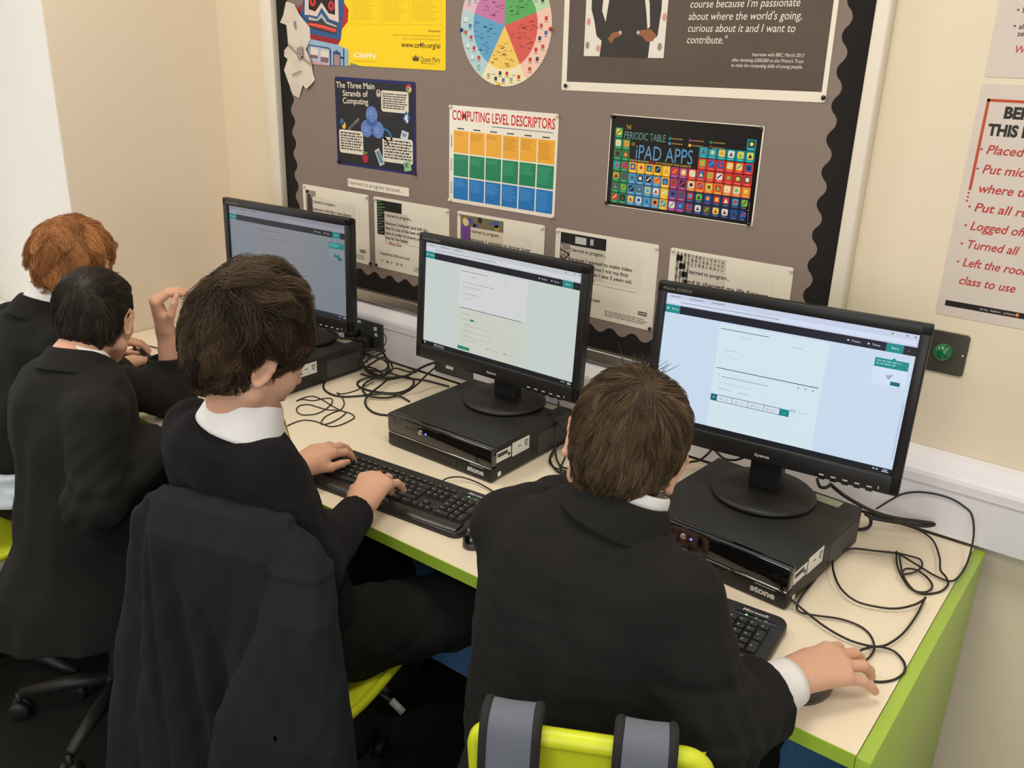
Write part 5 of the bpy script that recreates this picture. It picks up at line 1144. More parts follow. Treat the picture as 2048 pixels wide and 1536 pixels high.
def make_hair(parent, o, M, s, region, cap, guide, n, mt, clumps=300, width=0.0006, seed=1, steps=8, label=None, hug=None):
    """cap: solid lying close on the skull (local); strands rooted on it follow guide(q, t, rnd) -> (direction, step length)"""
    o = np.array(o, float); R = np.random.RandomState(seed)
    V, Q = mesh_solid(cap, 0.0035); V = relax(V, Q, 2)
    # roots on the cap surface, weighted evenly, kept to the hair region
    ctr = V[Q].mean(1); nv = np.cross(V[Q[:, 2]] - V[Q[:, 0]], V[Q[:, 3]] - V[Q[:, 1]]); nv /= np.linalg.norm(nv, axis=1)[:, None] + 1e-12
    ok = np.where(region(ctr))[0]
    gi = R.choice(ok, clumps); gp = ctr[gi]; gn = nv[gi]
    ri = R.choice(ok, n); rp = ctr[ri] + R.normal(size=(n, 3)) * 0.0012; rn = nv[ri]
    us = [(p, b) for k, p, b in cap if k == 'u']
    def fld(q):
        d = np.full(len(q), 0.06)
        for p, b in us: d = smin(d, p.fn(q), b)
        return d
    def run(p, nn, rnd):
        out = [p - nn * 0.002]; q = p.copy(); dprev = None
        for i in range(steps):
            d, st = guide(q, nn, i / steps, rnd); 
            if dprev is not None: d = d * 0.6 + dprev * 0.4
            d = d / (np.linalg.norm(d, axis=1)[:, None] + 1e-9); dprev = d; q = q + d * st[:, None]
            if hug is not None:
                f0 = fld(q); e = 0.002; gr = np.stack([fld(q + e * np.eye(3)[j]) - f0 for j in range(3)], 1); gr /= np.linalg.norm(gr, axis=1)[:, None] + 1e-9
                lo, hi = hug((i + 1) / steps, q, rnd); q = q + gr * (np.clip(f0, lo, hi) - f0)[:, None]
            out.append(q)
        return np.stack(out, 1)
    G = run(gp, gn, R.uniform(size=(clumps, 6))); S_ = run(rp, rn, R.uniform(size=(n, 6)))
    dd = ((rp[:, None, :] - gp[None]) ** 2).sum(2); near = dd.argmin(1)
    t = np.linspace(0, 1, steps + 1)[None, :, None]; off_ = rp - gp[near]
    mix = 0.82 * t ** 0.9
    P = S_ * (1 - mix) + (G[near] + off_[:, None, :] * (1 - 0.75 * t)) * mix
    tan = np.gradient(P, axis=1); tan /= np.linalg.norm(tan, axis=2)[:, :, None] + 1e-9
    a = np.cross(tan, rn[:, None, :]); a /= np.linalg.norm(a, axis=2)[:, :, None] + 1e-9; b = np.cross(tan, a)
    wd = width * R.uniform(0.7, 1.3, (n, 1, 1)) * (1 - 0.8 * t ** 2); rings = []
    for k in range(3): g = 2 * PI * k / 3; rings.append(P + (a * math.cos(g) + b * math.sin(g)) * wd)
    ring = np.stack(rings, 2); ns = steps + 1                       # n, ns, 3, 3
    idx = np.arange(n * ns * 3).reshape(n, ns, 3); qs = []
    for k in range(3): qs.append(np.stack([idx[:, :-1, k], idx[:, :-1, (k + 1) % 3], idx[:, 1:, (k + 1) % 3], idx[:, 1:, k]], -1).reshape(-1, 4))
    SV = ring.reshape(-1, 3); SQ = np.concatenate(qs)
    val = np.clip(0.42 + 0.20 * R.normal(size=n) + 0.55 * (R.uniform(size=clumps)[near] - 0.5), 0, 1)
    allV = np.concatenate([V, SV]); allQ = np.concatenate([Q, SQ + len(V)]); W = allV @ (M.T) * s + o
    ob = to_object('hair', W, allQ, [mt], parent, None, {'label': label} if label else None)
    at = ob.data.attributes.new('strand', 'FLOAT', 'POINT')
    at.data.foreach_set('value', np.concatenate([np.full(len(V), 0.12), np.repeat(val, ns * 3)]).astype(np.float32))
    return ob
def eyes(parent, o, M, s, lashes=True):
    for sx in (-1, 1):
        b = MB(); Mx = Matrix.Translation(tuple(o + M @ (np.array((sx * 0.031, 0.0755, -0.0045)) * s))) @ Matrix(M.tolist()).to_4x4() @ Matrix.Rotation(-PI / 2, 4, 'X')
        R_ = 0.0122 * s; pr = [(0, -R_)] + [(R_ * math.sin(a), -R_ * math.cos(a)) for a in np.linspace(0.2, PI - 0.5, 12)]
        b.lathe(pr, M_eye, Mx, 18); pr2 = [(R_ * 1.004 * math.sin(a), R_ * 1.004 * math.cos(a)) for a in np.linspace(0.52, 0.02, 7)]; b.lathe(pr2, M_iris, Mx, 18); b.build('eye', parent)
    if lashes:
        b = MB(); mt = ink((26, 20, 18), 0.7)
        for sx in (-1, 1):
            pts = [o + M @ (np.array((sx * (0.031 + 0.0135 * math.cos(a)), 0.0875 - 0.004 * abs(math.cos(a)), -0.0055 - 0.002 * math.sin(a))) * s) for a in np.linspace(0, PI, 9)]
            b.tube([tuple(p) for p in pts], 0.0011 * s, mt, 5)
        b.build('eyelashes', parent)
        b = MB()
        for sx in (-1, 1):
            pts = [o + M @ (np.array((sx * (0.012 + 0.034 * t), 0.0905 - 0.018 * t * t, 0.018 + 0.007 * math.sin(t * PI * 0.8))) * s) for t in np.linspace(0, 1, 9)]
            b.tube([tuple(p) for p in pts], [0.0022 * s * (0.4 + math.sin(PI * min(1, 0.15 + 0.85 * t))) for t in np.linspace(0, 1, 9)], mt, 6)
        b.build('eyebrows', parent)
def shoe(parent, p, d, mt=None):
    d = nrm(d); p = np.array(p, float)
    V, Q = mesh_solid([('u', cone(p + (0, 0, 0.035), p + d * 0.16 + (0, 0, 0.028), 0.036, 0.034, (0, 0, 1), 0.85), 0), ('u', cone(p - d * 0.03 + (0, 0, 0.04), p - d * 0.03 + (0, 0, 0.075), 0.038, 0.036), 0.02), ('s', Pr(lambda P: P[:, 2] - 0.003, p, 9), 0)], 0.006)
    to_object('shoe', V, Q, [M_shoe], parent)
def grid_obj(name, G, mt, parent, closed=False, props=None, th=0.0):
    """sheet through a grid of points (rows x cols), given a thickness along its normals"""
    G = np.array(G, float); nr, nc = G.shape[:2]
    du = np.gradient(G, axis=1); dv = np.gradient(G, axis=0); N = np.cross(du, dv); N /= np.linalg.norm(N, axis=2)[:, :, None] + 1e-12
    A = (G + N * th / 2).reshape(-1, 3); B_ = (G - N * th / 2).reshape(-1, 3); n = nr * nc; F = []
    cc = nc if closed else nc - 1
    for i in range(nr - 1):
        for j in range(cc):
            k = (j + 1) % nc; a, b, c, d = i * nc + j, i * nc + k, (i + 1) * nc + k, (i + 1) * nc + j
            F.append((a, b, c, d)); F.append((n + d, n + c, n + b, n + a))
    for j in range(cc):
        k = (j + 1) % nc
        F.append((n + j, n + k, k, j)); a = (nr - 1) * nc; F.append((a + j, a + k, n + a + k, n + a + j))
    if not closed:
        for i in range(nr - 1):
            for j, fl in ((0, 0), (nc - 1, 1)):
                a, b = i * nc + j, (i + 1) * nc + j; q = (a, b, n + b, n + a); F.append(q if not fl else q[::-1])
    return to_object(name, np.concatenate([A, B_]), np.array(F), [mt], parent, None, props)
def collar_mesh(name, parent, mt, base, axis, fwd, prof, gap, squash=0.95, dip=0.04, spread=0.0, th=0.003, props=None, n=48):
    """turned collar: prof = (radius, height) from the inside foot over the fold to the outer edge; the outer edge dips towards the throat"""
    base = np.array(base, float); ax = nrm(axis); fw = np.array(fwd, float); fw = nrm(fw - ax * (fw @ ax)); rt = np.cross(fw, ax); G = []
    prof = [tuple(p) for p in spline([(r, h, 0) for r, h in prof], 4)]; m_ = len(prof)
    for i, (r, h, _) in enumerate(prof):
        f = max(0.0, (i / (m_ - 1) - 0.45) / 0.55); row = []
        for j in range(n + 1):
            a = gap * (1 - 0.25 * f) + (2 * PI - 2 * gap * (1 - 0.25 * f)) * j / n; c = max(0.0, math.cos(a)) ** 1.2
            rr = r + spread * f * c; row.append(base + ax * (h - dip * f * c - 0.3 * dip * c) + rt * (math.sin(a) * rr) + fw * (math.cos(a) * rr * squash))
        G.append(row)
    return grid_obj(name, G, mt, parent, False, props, th)
def cuff_mesh(name, parent, mt, a, b, ra, rb, th=0.0025, props=None, n=36, flare=0.0):
    a = np.array(a, float); b = np.array(b, float); ax = nrm(b - a); u = nrm(np.cross(ax, (0, 0, 1))); v = np.cross(ax, u); G = []
    for i in range(9):
        t = i / 8; G.append([a + (b - a) * t + (u * math.cos(2 * PI * j / n) + v * math.sin(2 * PI * j / n)) * (ra + (rb - ra) * t) * (1 + 0.012 * math.sin(3 * 2 * PI * j / n + 1)) for j in range(n)])
    return grid_obj(name, G, mt, parent, True, props, th)
# ================================================================== the four boys
A3 = lambda *p: np.array(p, float)
def arm(a, e, w_, r0, r1, r2): return [cone(a, e, r0, r1), cone(e, w_, r1, r2)]
def region_std(front=0.055, nape=-0.066, side=-0.004):
    """where hair grows, in head coordinates"""
    def f(q):
        x, y, z = q[:, 0], q[:, 1], q[:, 2]
        line = np.where(y < -0.035, nape, np.where(y < 0.012, side - (0.012 - y) * 0.3, np.where(y < 0.05, side + (y - 0.012) * 0.8, 0.030 + (y - 0.05) * (front - 0.030) / 0.03)))
        ear = (np.abs(x) > 0.055) & (np.abs(y + 0.010) < 0.020) & (z < 0.018)
        return (z > line) & ~ear
    return f
def cap_std(off_=0.006, top=0.0, nape=-0.066, front=0.050, back=0.0, extra=(), ny=-0.044, nr=0.040):
    """close skull cap, trimmed round the face, ears and nape"""
    ops = [('u', ell((0, -0.012 - back / 2, 0.022 + top / 2), (0.0735 + off_, 0.0915 + off_ + back / 2, 0.080 + off_ + top / 2)), 0)]
    ops.append(('u', cone((0, -0.052, -0.020), (0, ny, nape + 0.014), 0.050 + off_, nr + off_ * 0.6), 0.03))
    ops += [('u', p, k) for p, k in extra]
    ops.append(('s', half((0, 0.040, 0.000), (0, -0.62, 0.80)).__class__(lambda P: -np.minimum((P[:, 1] - 0.036) * 0.72 - (P[:, 2] - front) * 0.70, (front + 0.004 - P[:, 2])), (0, 0.06, 0), 0.12), 0.004))
    ops.append(('s', Pr(lambda P: np.maximum(P[:, 2] - (-0.006 - np.clip(-0.012 - P[:, 1], 0, 0.2) * 1.9), -0.020 - P[:, 1]), (0, 0.04, -0.06), 0.13), 0.004))
    ops.append(('s', Pr(lambda P: P[:, 2] - nape, (0, -0.04, nape), 0.12), 0.006))
    for s in (-1, 1): ops.append(('s', ell((s * 0.082, -0.006, -0.006), (0.017, 0.020, 0.026)), 0.006))
    return ops
def skin_body(parent, head_o, M, hs, neck_base, rows, yaw, arms, legs, hands, res=0.0028, neck_r=(0.046, 0.054)):
    ops = [('u', loft(rows, yaw), 0)]
    ops.append(('u', cone(head_o + M @ (A3(0, -0.026, -0.035) * hs), neck_base, neck_r[0], neck_r[1]), 0.03))
    for a, e, w_ in arms: ops += [('u', cone(a, e, 0.040, 0.034), 0.03), ('u', cone(e, w_, 0.033, 0.0225), 0.012)]
    for h_, k_, f_ in legs: ops += [('u', cone(h_, k_, 0.062, 0.048), 0.03), ('u', cone(k_, f_, 0.046, 0.034), 0.015)]
    for hp in hands:
        ops.append(('u', hp[0], 0.012))
        for q in hp[1:]: ops.append(('u', q, 0.0045))
    ops.append(('u', head_prim(head_o, M, hs), 0.018))
    V, Q = mesh_solid(ops, res); V = relax(V, Q, 1, 0.35)
    lc = ((V[Q].mean(1)) - head_o) @ M / hs
    lip = (np.abs(lc[:, 0]) < 0.021) & (lc[:, 1] > 0.076) & (lc[:, 2] < -0.0545) & (lc[:, 2] > -0.0725)
    return to_object('body', V, Q, [M_skin, M_lip], parent, lip.astype(int))
def cloth(name, ops, parent, mt, res=0.004, label=None, it=2):
    V, Q = mesh_solid(ops, res); V = relax(V, Q, it)
    return to_object(name, V, Q, mt if isinstance(mt, list) else [mt], parent, None, {'label': label} if label else None)
def sleeve(a, e, w_, r, end, seed, hollow=0.006, amp=0.004):
    """tube of cloth from the shoulder over the elbow to an open cuff"""
    ax = nrm(w_ - e); wr = wrinkle(amp, 0.06, seed)
    g = shaped(grp([cone(a, e, r[0], r[1]), cone(e, w_, r[1], r[2])], 0.03), lambda P: wr(P) * np.clip(1.6 - np.linalg.norm(P - e, axis=1) / 0.12, 0.25, 1))
    return cut(g, half(end, ax)), cut(cone(w_ - ax * 0.06, w_ + ax * 0.05, r[2] - hollow, r[2] - hollow), half(end - ax * 0.035, -ax))
def trousers(parent, hips, legs, mt=M_trous, seed=3, seat=None):
    wr = wrinkle(0.005, 0.09, seed); ops = [('u', hips, 0)]
    for h_, k_, f_ in legs: ops += [('u', shaped(grp([cone(h_, k_, 0.092, 0.074), cone(k_, f_ + A3(0, 0, 0.02), 0.068, 0.056)], 0.03), wr), 0.03)]
    return cloth('trousers', ops, parent, mt, 0.006)

# ------------------------------------------------------------------ boy in front, black blazer, hand on the mouse
def boy_front():
    t = thing('person', 'boy seen from behind, short brown hair, black blazer, white cuff, hand on mouse', 'person', (-0.36, -0.93, 0), 0)
    inv = Matrix.Translation((0.36, 0.93, 0))
    hs = 1.04; M = rot_head(math.radians(24), math.radians(17), math.radians(13)); H = A3(-0.390, -0.803, 1.116)
    nb = A3(-0.366, -0.862, 1.052)
    sR, eR, wR = A3(-0.236, -0.888, 0.972), A3(-0.170, -0.905, 0.792), A3(-0.116, -0.722, 0.786)
    sL, eL, wL = A3(-0.545, -0.882, 0.962), A3(-0.532, -0.665, 0.925), A3(-0.490, -0.575, 0.800)
    hR, tips = hand_prims(wR + A3(0.0, 0.004, 0.004), (0.47, 0.88, 0.0), (0.16, -0.06, 1), 'R', [(22, 34, 22), (16, 26, 20), (13, 26, 20), (14, 20, 14)], (10, 3, -5, -17), (0.45, 0.78, -0.42), sc=1.12)
    hL, _ = hand_prims(wL, (0.25, 0.90, -0.25), (0.05, 0.25, 1), 'L', [(18, 30, 20)] * 4, sc=0.98)
    rows = [(1.02, -0.392, -0.878, 0.10, 0.055), (0.97, -0.392, -0.89, 0.135, 0.075), (0.85, -0.388, -0.905, 0.135, 0.088), (0.70, -0.378, -0.93, 0.12, 0.085), (0.53, -0.365, -0.94, 0.135, 0.095)]
    legs = [(A3(-0.28, -0.90, 0.535), A3(-0.24, -0.52, 0.54), A3(-0.24, -0.50, 0.08)), (A3(-0.45, -0.90, 0.535), A3(-0.50, -0.52, 0.54), A3(-0.50, -0.50, 0.08))]
    skin_body(t, H, M, hs, nb, rows, 0.0, [(sR, eR, wR), (sL, eL, wL)], legs, [hR, hL], 0.0023)
    eyes(t, H, M, hs)
    # blazer: body, sleeves, collar
    wr = wrinkle(0.0045, 0.13, 11, (1, 1, 0.75)); wr2 = wrinkle(0.0025, 0.05, 12)
    R_ = [(1.060, -0.376, -0.866, 0.070, 0.055), (1.03, -0.384, -0.877, 0.112, 0.073), (0.985, -0.391, -0.888, 0.155, 0.096), (0.92, -0.392, -0.897, 0.172, 0.112), (0.82, -0.388, -0.912, 0.172, 0.120), (0.70, -0.380, -0.930, 0.170, 0.122), (0.60, -0.370, -0.938, 0.182, 0.128), (0.50, -0.365, -0.940, 0.205, 0.145), (0.445, -0.365, -0.942, 0.220, 0.155)]
    body = shaped(loft(R_, 0.0, 2.2, 0.012), lambda P: wr(P) + wr2(P) * 0.6)
    slR, hoR = sleeve(sR, eR, wR, (0.060, 0.068, 0.062), wR - nrm(wR - eR) * 0.072 + A3(0, 0, 0), 5, amp=0.006)
    slL, hoL = sleeve(sL, eL, wL, (0.060, 0.054, 0.046), wL - nrm(wL - eL) * 0.02, 6)
    ops = [('u', body, 0), ('u', slR, 0.028), ('u', slL, 0.028),
           ('u', cone(A3(-0.50, -0.885, 0.972), A3(-0.41, -0.876, 1.020), 0.030, 0.030), 0.03), ('u', cone(A3(-0.285, -0.888, 0.995), A3(-0.34, -0.878, 1.032), 0.030, 0.030), 0.03),
           ('s', cone(nb + A3(0, 0.012, -0.03), H, 0.056, 0.056), 0.004), ('s', hoR, 0.002), ('s', hoL, 0.002),
           ('s', cone(A3(-0.39, -0.74, 1.05), A3(-0.39, -0.765, 0.85), 0.055, 0.02), 0.01)]
    bz = cloth('blazer', ops, t, M_blazer, 0.004)
    collar_mesh('blazer_collar', bz, M_blazer, nb + A3(0.004, 0.004, -0.022), (0.20, 0.30, 1), (0.0, 1, -0.3), [(0.056, 0.0), (0.0585, 0.030), (0.062, 0.047), (0.068, 0.044), (0.079, 0.024), (0.090, -0.003)], 0.7, dip=0.075, spread=0.0, th=0.0045)
    collar_mesh('shirt_collar', t, M_white, nb + A3(0.006, 0.012, -0.013), (0.20, 0.34, 1), (0, 1, -0.3), [(0.050, 0.0), (0.051, 0.030), (0.0525, 0.049), (0.056, 0.048), (0.060, 0.020), (0.066, 0.0)], 0.35, dip=0.03)
    ax = nrm(wR - eR); cuff_mesh('shirt_cuff', t, M_white, wR - ax * 0.105, wR - ax * 0.006, 0.046, 0.036, 0.003, {'label': 'white shirt cuff'})
    trousers(t, loft([(0.62, -0.37, -0.93, 0.14, 0.10), (0.50, -0.365, -0.92, 0.165, 0.135), (0.48, -0.365, -0.90, 0.165, 0.14)]), legs)
    for l in legs: shoe(t, (l[2][0], l[2][1] - 0.02, 0.0), (0.05, 1, 0))
    # hair: whorl at the crown, short at the nape
    wc = A3(0.004, -0.062, 0.078)
    def guide(q, nn, tt, rnd):
        d = q - wc; d -= nn * (d * nn).sum(1)[:, None]; dist = np.linalg.norm(d, axis=1); d /= dist[:, None] + 1e-6
        sw = np.cross(nn, d); low = np.clip((-q[:, 2] + 0.03) / 0.08, 0, 1)
        v = d + sw * (0.35 * np.exp(-dist / 0.05))[:, None] + A3(0, 0, -1) * (0.55 * low)[:, None] + (rnd[:, :3] - 0.5) * 0.24
        return v, (0.0066 - 0.0050 * low) * (0.8 + 0.4 * rnd[:, 3])
    hug = lambda tt, q, rnd: (0.0006 + 0 * q[:, 0], 0.0015 + (0.0035 + 0.003 * rnd[:, 5] * np.clip((q[:, 2] - 0.03) / 0.05, 0, 1)) * tt)
    cap = cap_std(0.007, 0.006, -0.062, extra=[(ell((0, -0.03, 0.052), (0.070, 0.080, 0.064)), 0.02)])
    make_hair(t, H, M, hs, region_std(nape=-0.060), cap, guide, 15000, hair_material('short_brown_hair', (44, 34, 26), (122, 98, 70)), 420, 0.00038, 3, 8, 'short brown hair', hug)
    # tuft standing up at the crown front
    R = np.random.RandomState(5); b = MB()
    for i in range(46):
        a = A3(R.normal() * 0.010 - 0.012, 0.030 + R.normal() * 0.010, 0.106); tip = a + A3(R.normal() * 0.012, -0.004 + R.normal() * 0.010, 0.022 + R.uniform(0, 0.012)); mid = (a + tip) / 2 + A3(0, 0.003, 0)
        b.tube([tuple(H + M @ (p * hs)) for p in (a, mid, tip)], [0.0007, 0.0006, 0.0002], bpy.data.materials['short_brown_hair'], 4)
    b.build('hair_tuft', t)
    for ch in t.children: ch.matrix_parent_inverse = inv
    return t
# ------------------------------------------------------------------ boy typing, jumper over a white shirt
def boy_typing():
    t = thing('person', 'boy with bushy dark brown hair in black jumper and white collar, typing with both hands', 'person', (-1.05, -0.95, 0), 0)
    inv = Matrix.Translation((1.05, 0.95, 0))
    hs = 0.97; M = rot_head(math.radians(-13), math.radians(23), 0.04); H = A3(-1.018, -0.998, 1.168)
    nb = A3(-1.036, -1.018, 1.050)
    sR, eR = A3(-0.950, -1.030, 0.985), A3(-0.868, -1.010, 0.808); wR = on_z(722, 1012, 0.796)
    sL, eL = A3(-1.195, -1.010, 0.985), A3(-1.310, -0.900, 0.800); wL = on_z(594, 934, 0.786)
    hR, _ = hand_prims(wR, (-0.44, 0.90, 0.16), (0.05, -0.12, 1), 'R', [(34, 46, 26), (32, 42, 26), (30, 40, 26), (24, 26, 16)], (8, 2, -6, -22), (0.5, 0.8, -0.35), sc=1.14)
    hL, _ = hand_prims(wL, (-0.16, 0.98, 0.06), (0.05, -0.10, 1), 'L', [(18, 26, 18), (14, 20, 14), (14, 22, 16), (16, 24, 18)], (10, 2, -5, -14), (0.55, 0.80, -0.18), (0.20, 0.96, -0.12), sc=1.10)
    rows = [(1.03, -1.06, -1.03, 0.09, 0.055), (0.98, -1.07, -1.02, 0.125, 0.075), (0.85, -1.065, -0.985, 0.125, 0.082), (0.70, -1.055, -0.95, 0.12, 0.085), (0.55, -1.05, -0.93, 0.135, 0.09)]
    legs = [(A3(-0.955, -0.87, 0.555), A3(-0.79, -0.54, 0.545), A3(-0.80, -0.46, 0.08)), (A3(-1.13, -0.88, 0.555), A3(-1.20, -0.52, 0.56), A3(-1.20, -0.48, 0.08))]
    skin_body(t, H, M, hs, nb, rows, 0.0, [(sR, eR, wR), (sL, eL, wL)], legs, [hR, hL], 0.0023)
    eyes(t, H, M, hs)
    wr = wrinkle(0.005, 0.10, 31, (1, 1, 0.8))
    R_ = [(1.04, -1.06, -1.032, 0.085, 0.070), (1.01, -1.065, -1.028, 0.128, 0.085), (0.97, -1.068, -1.018, 0.152, 0.098), (0.88, -1.065, -0.992, 0.155, 0.104), (0.76, -1.058, -0.960, 0.152, 0.108), (0.62, -1.05, -0.935, 0.155, 0.115), (0.53, -1.05, -0.93, 0.16, 0.12)]
    slR, hoR = sleeve(sR, eR, wR, (0.052, 0.044, 0.038), wR - nrm(wR - eR) * 0.034, 8)
    slL, hoL = sleeve(sL, eL, wL, (0.056, 0.050, 0.036), wL - nrm(wL - eL) * 0.012, 9)
    ops = [('u', shaped(loft(R_, 0.0, 2.2, 0.014), wr), 0), ('u', slR, 0.03), ('u', slL, 0.03), ('s', cone(nb + A3(0, 0.02, -0.02), H, 0.056, 0.062), 0.006), ('s', hoR, 0.002), ('s', hoL, 0.002),
           ('s', cone(nb + A3(0.0, 0.085, 0.02), nb + A3(0.004, 0.125, -0.16), 0.060, 0.012), 0.006)]
    cloth('jumper', ops, t, M_jumper, 0.004)
    collar_mesh('shirt_collar', t, M_white, nb + A3(0.0, 0.004, -0.014), (0.20, 0.26, 1), (0.0, 1, -0.2), [(0.053, 0.0), (0.0545, 0.040), (0.057, 0.061), (0.0615, 0.060), (0.070, 0.034), (0.081, -0.002)], 0.36, dip=0.055, spread=0.012, props={'label': 'white shirt collar'})
    cloth('shirt', [('u', cone(nb + A3(0, 0.02, -0.02), nb + A3(0.003, 0.050, -0.10), 0.056, 0.050), 0.003)], t, M_white, 0.004, 'white shirt front')
    M_tie = material('mustard_striped_tie', (190, 150, 50), 0.6, noise=0.1, scale=60)
    b = MB(); p0 = nb + A3(0.002, 0.074, -0.004)
    b.box(tuple(p0), (0.026, 0.018, 0.026), M_tie, bev=0.006); P = [p0 + A3(0, 0.007 + 0.0045 * i, -0.02 - 0.030 * i) for i in range(6)]; vs = []
    for i, p in enumerate(P):
        w_ = 0.012 + 0.004 * i; vs += [tuple(p + A3(-w_, 0, 0)), tuple(p + A3(w_, 0, 0)), tuple(p + A3(w_, 0.004, 0)), tuple(p + A3(-w_, 0.004, 0))]
    b.faces(vs, [(4 * i + k, 4 * i + (k + 1) % 4, 4 * i + 4 + (k + 1) % 4, 4 * i + 4 + k) for i in range(5) for k in range(4)] + [(0, 3, 2, 1), (20, 21, 22, 23)], M_tie); b.build('tie', t, {'label': 'mustard yellow tie'})
    trousers(t, loft([(0.64, -1.05, -0.93, 0.14, 0.10), (0.52, -1.05, -0.92, 0.165, 0.135), (0.50, -1.05, -0.90, 0.165, 0.14)]), legs, seed=41)
    for l in legs: shoe(t, (l[2][0], l[2][1] - 0.02, 0.0), (0.05, 1, 0))
    wc = A3(-0.006, -0.060, 0.098)
    def guide(q, nn, tt, rnd):
        d = q - wc; d -= nn * (d * nn).sum(1)[:, None]; dist = np.linalg.norm(d, axis=1); d /= dist[:, None] + 1e-6
        low = np.clip((-q[:, 2] + 0.050) / 0.10, 0, 1); topf = np.clip((q[:, 2] - 0.05) / 0.06, 0, 1); frontf = np.clip((q[:, 1] - 0.02) / 0.05, 0, 1)
        curl = np.sin(tt * 7 + rnd[:, 4] * 6.28)[:, None] * np.cross(nn, d) * 0.85
        v = d + A3(0, 0, -1) * (0.75 * low + 0.5 * frontf * tt)[:, None] + A3(0.05, 0.6, 0) * (topf * 0.4)[:, None] + nn * (1.1 * rnd[:, 5] ** 1.5 * np.clip((q[:, 2] + 0.005) / 0.09, 0, 1) * (1 - tt) * (1 - 0.7 * frontf))[:, None] + curl + (rnd[:, :3] - 0.5) * 0.85
        ear = (np.abs(q[:, 0]) > 0.050) & (np.abs(q[:, 1] + 0.004) < 0.025) & (q[:, 2] < 0.020)
        return v, (0.0088 - 0.0056 * low) * (0.75 + 0.5 * rnd[:, 3]) * np.where(ear, 0.02, 1.0)
    hug = lambda tt, q, rnd: (0.0008 + 0 * q[:, 0], 0.002 + (0.004 + 0.048 * rnd[:, 5] ** 1.6 * np.clip((q[:, 2] + 0.01) / 0.09, 0, 1) * (1 - 0.8 * np.clip((q[:, 1] - 0.01) / 0.05, 0, 1)) * np.clip((q[:, 1] + 0.15) / 0.09, 0.3, 1)) * tt)
    cap = cap_std(0.012, 0.030, -0.084, front=0.040, back=0.004, ny=-0.026, nr=0.034, extra=[(ell((0, -0.024, 0.084), (0.078, 0.080, 0.070)), 0.03), (ell((0, -0.070, 0.030), (0.070, 0.050, 0.062)), 0.03), (ell((0, 0.055, 0.056), (0.054, 0.028, 0.026)), 0.02)])
    make_hair(t, H, M, hs, region_std(front=0.040, nape=-0.088, side=-0.016), cap, guide, 21000, hair_material('bushy_dark_hair', (17, 13, 10), (106, 84, 61), 0.5), 200, 0.00041, 8, 9, 'bushy dark brown hair', hug)
    for ch in t.children: ch.matrix_parent_inverse = inv
    return t
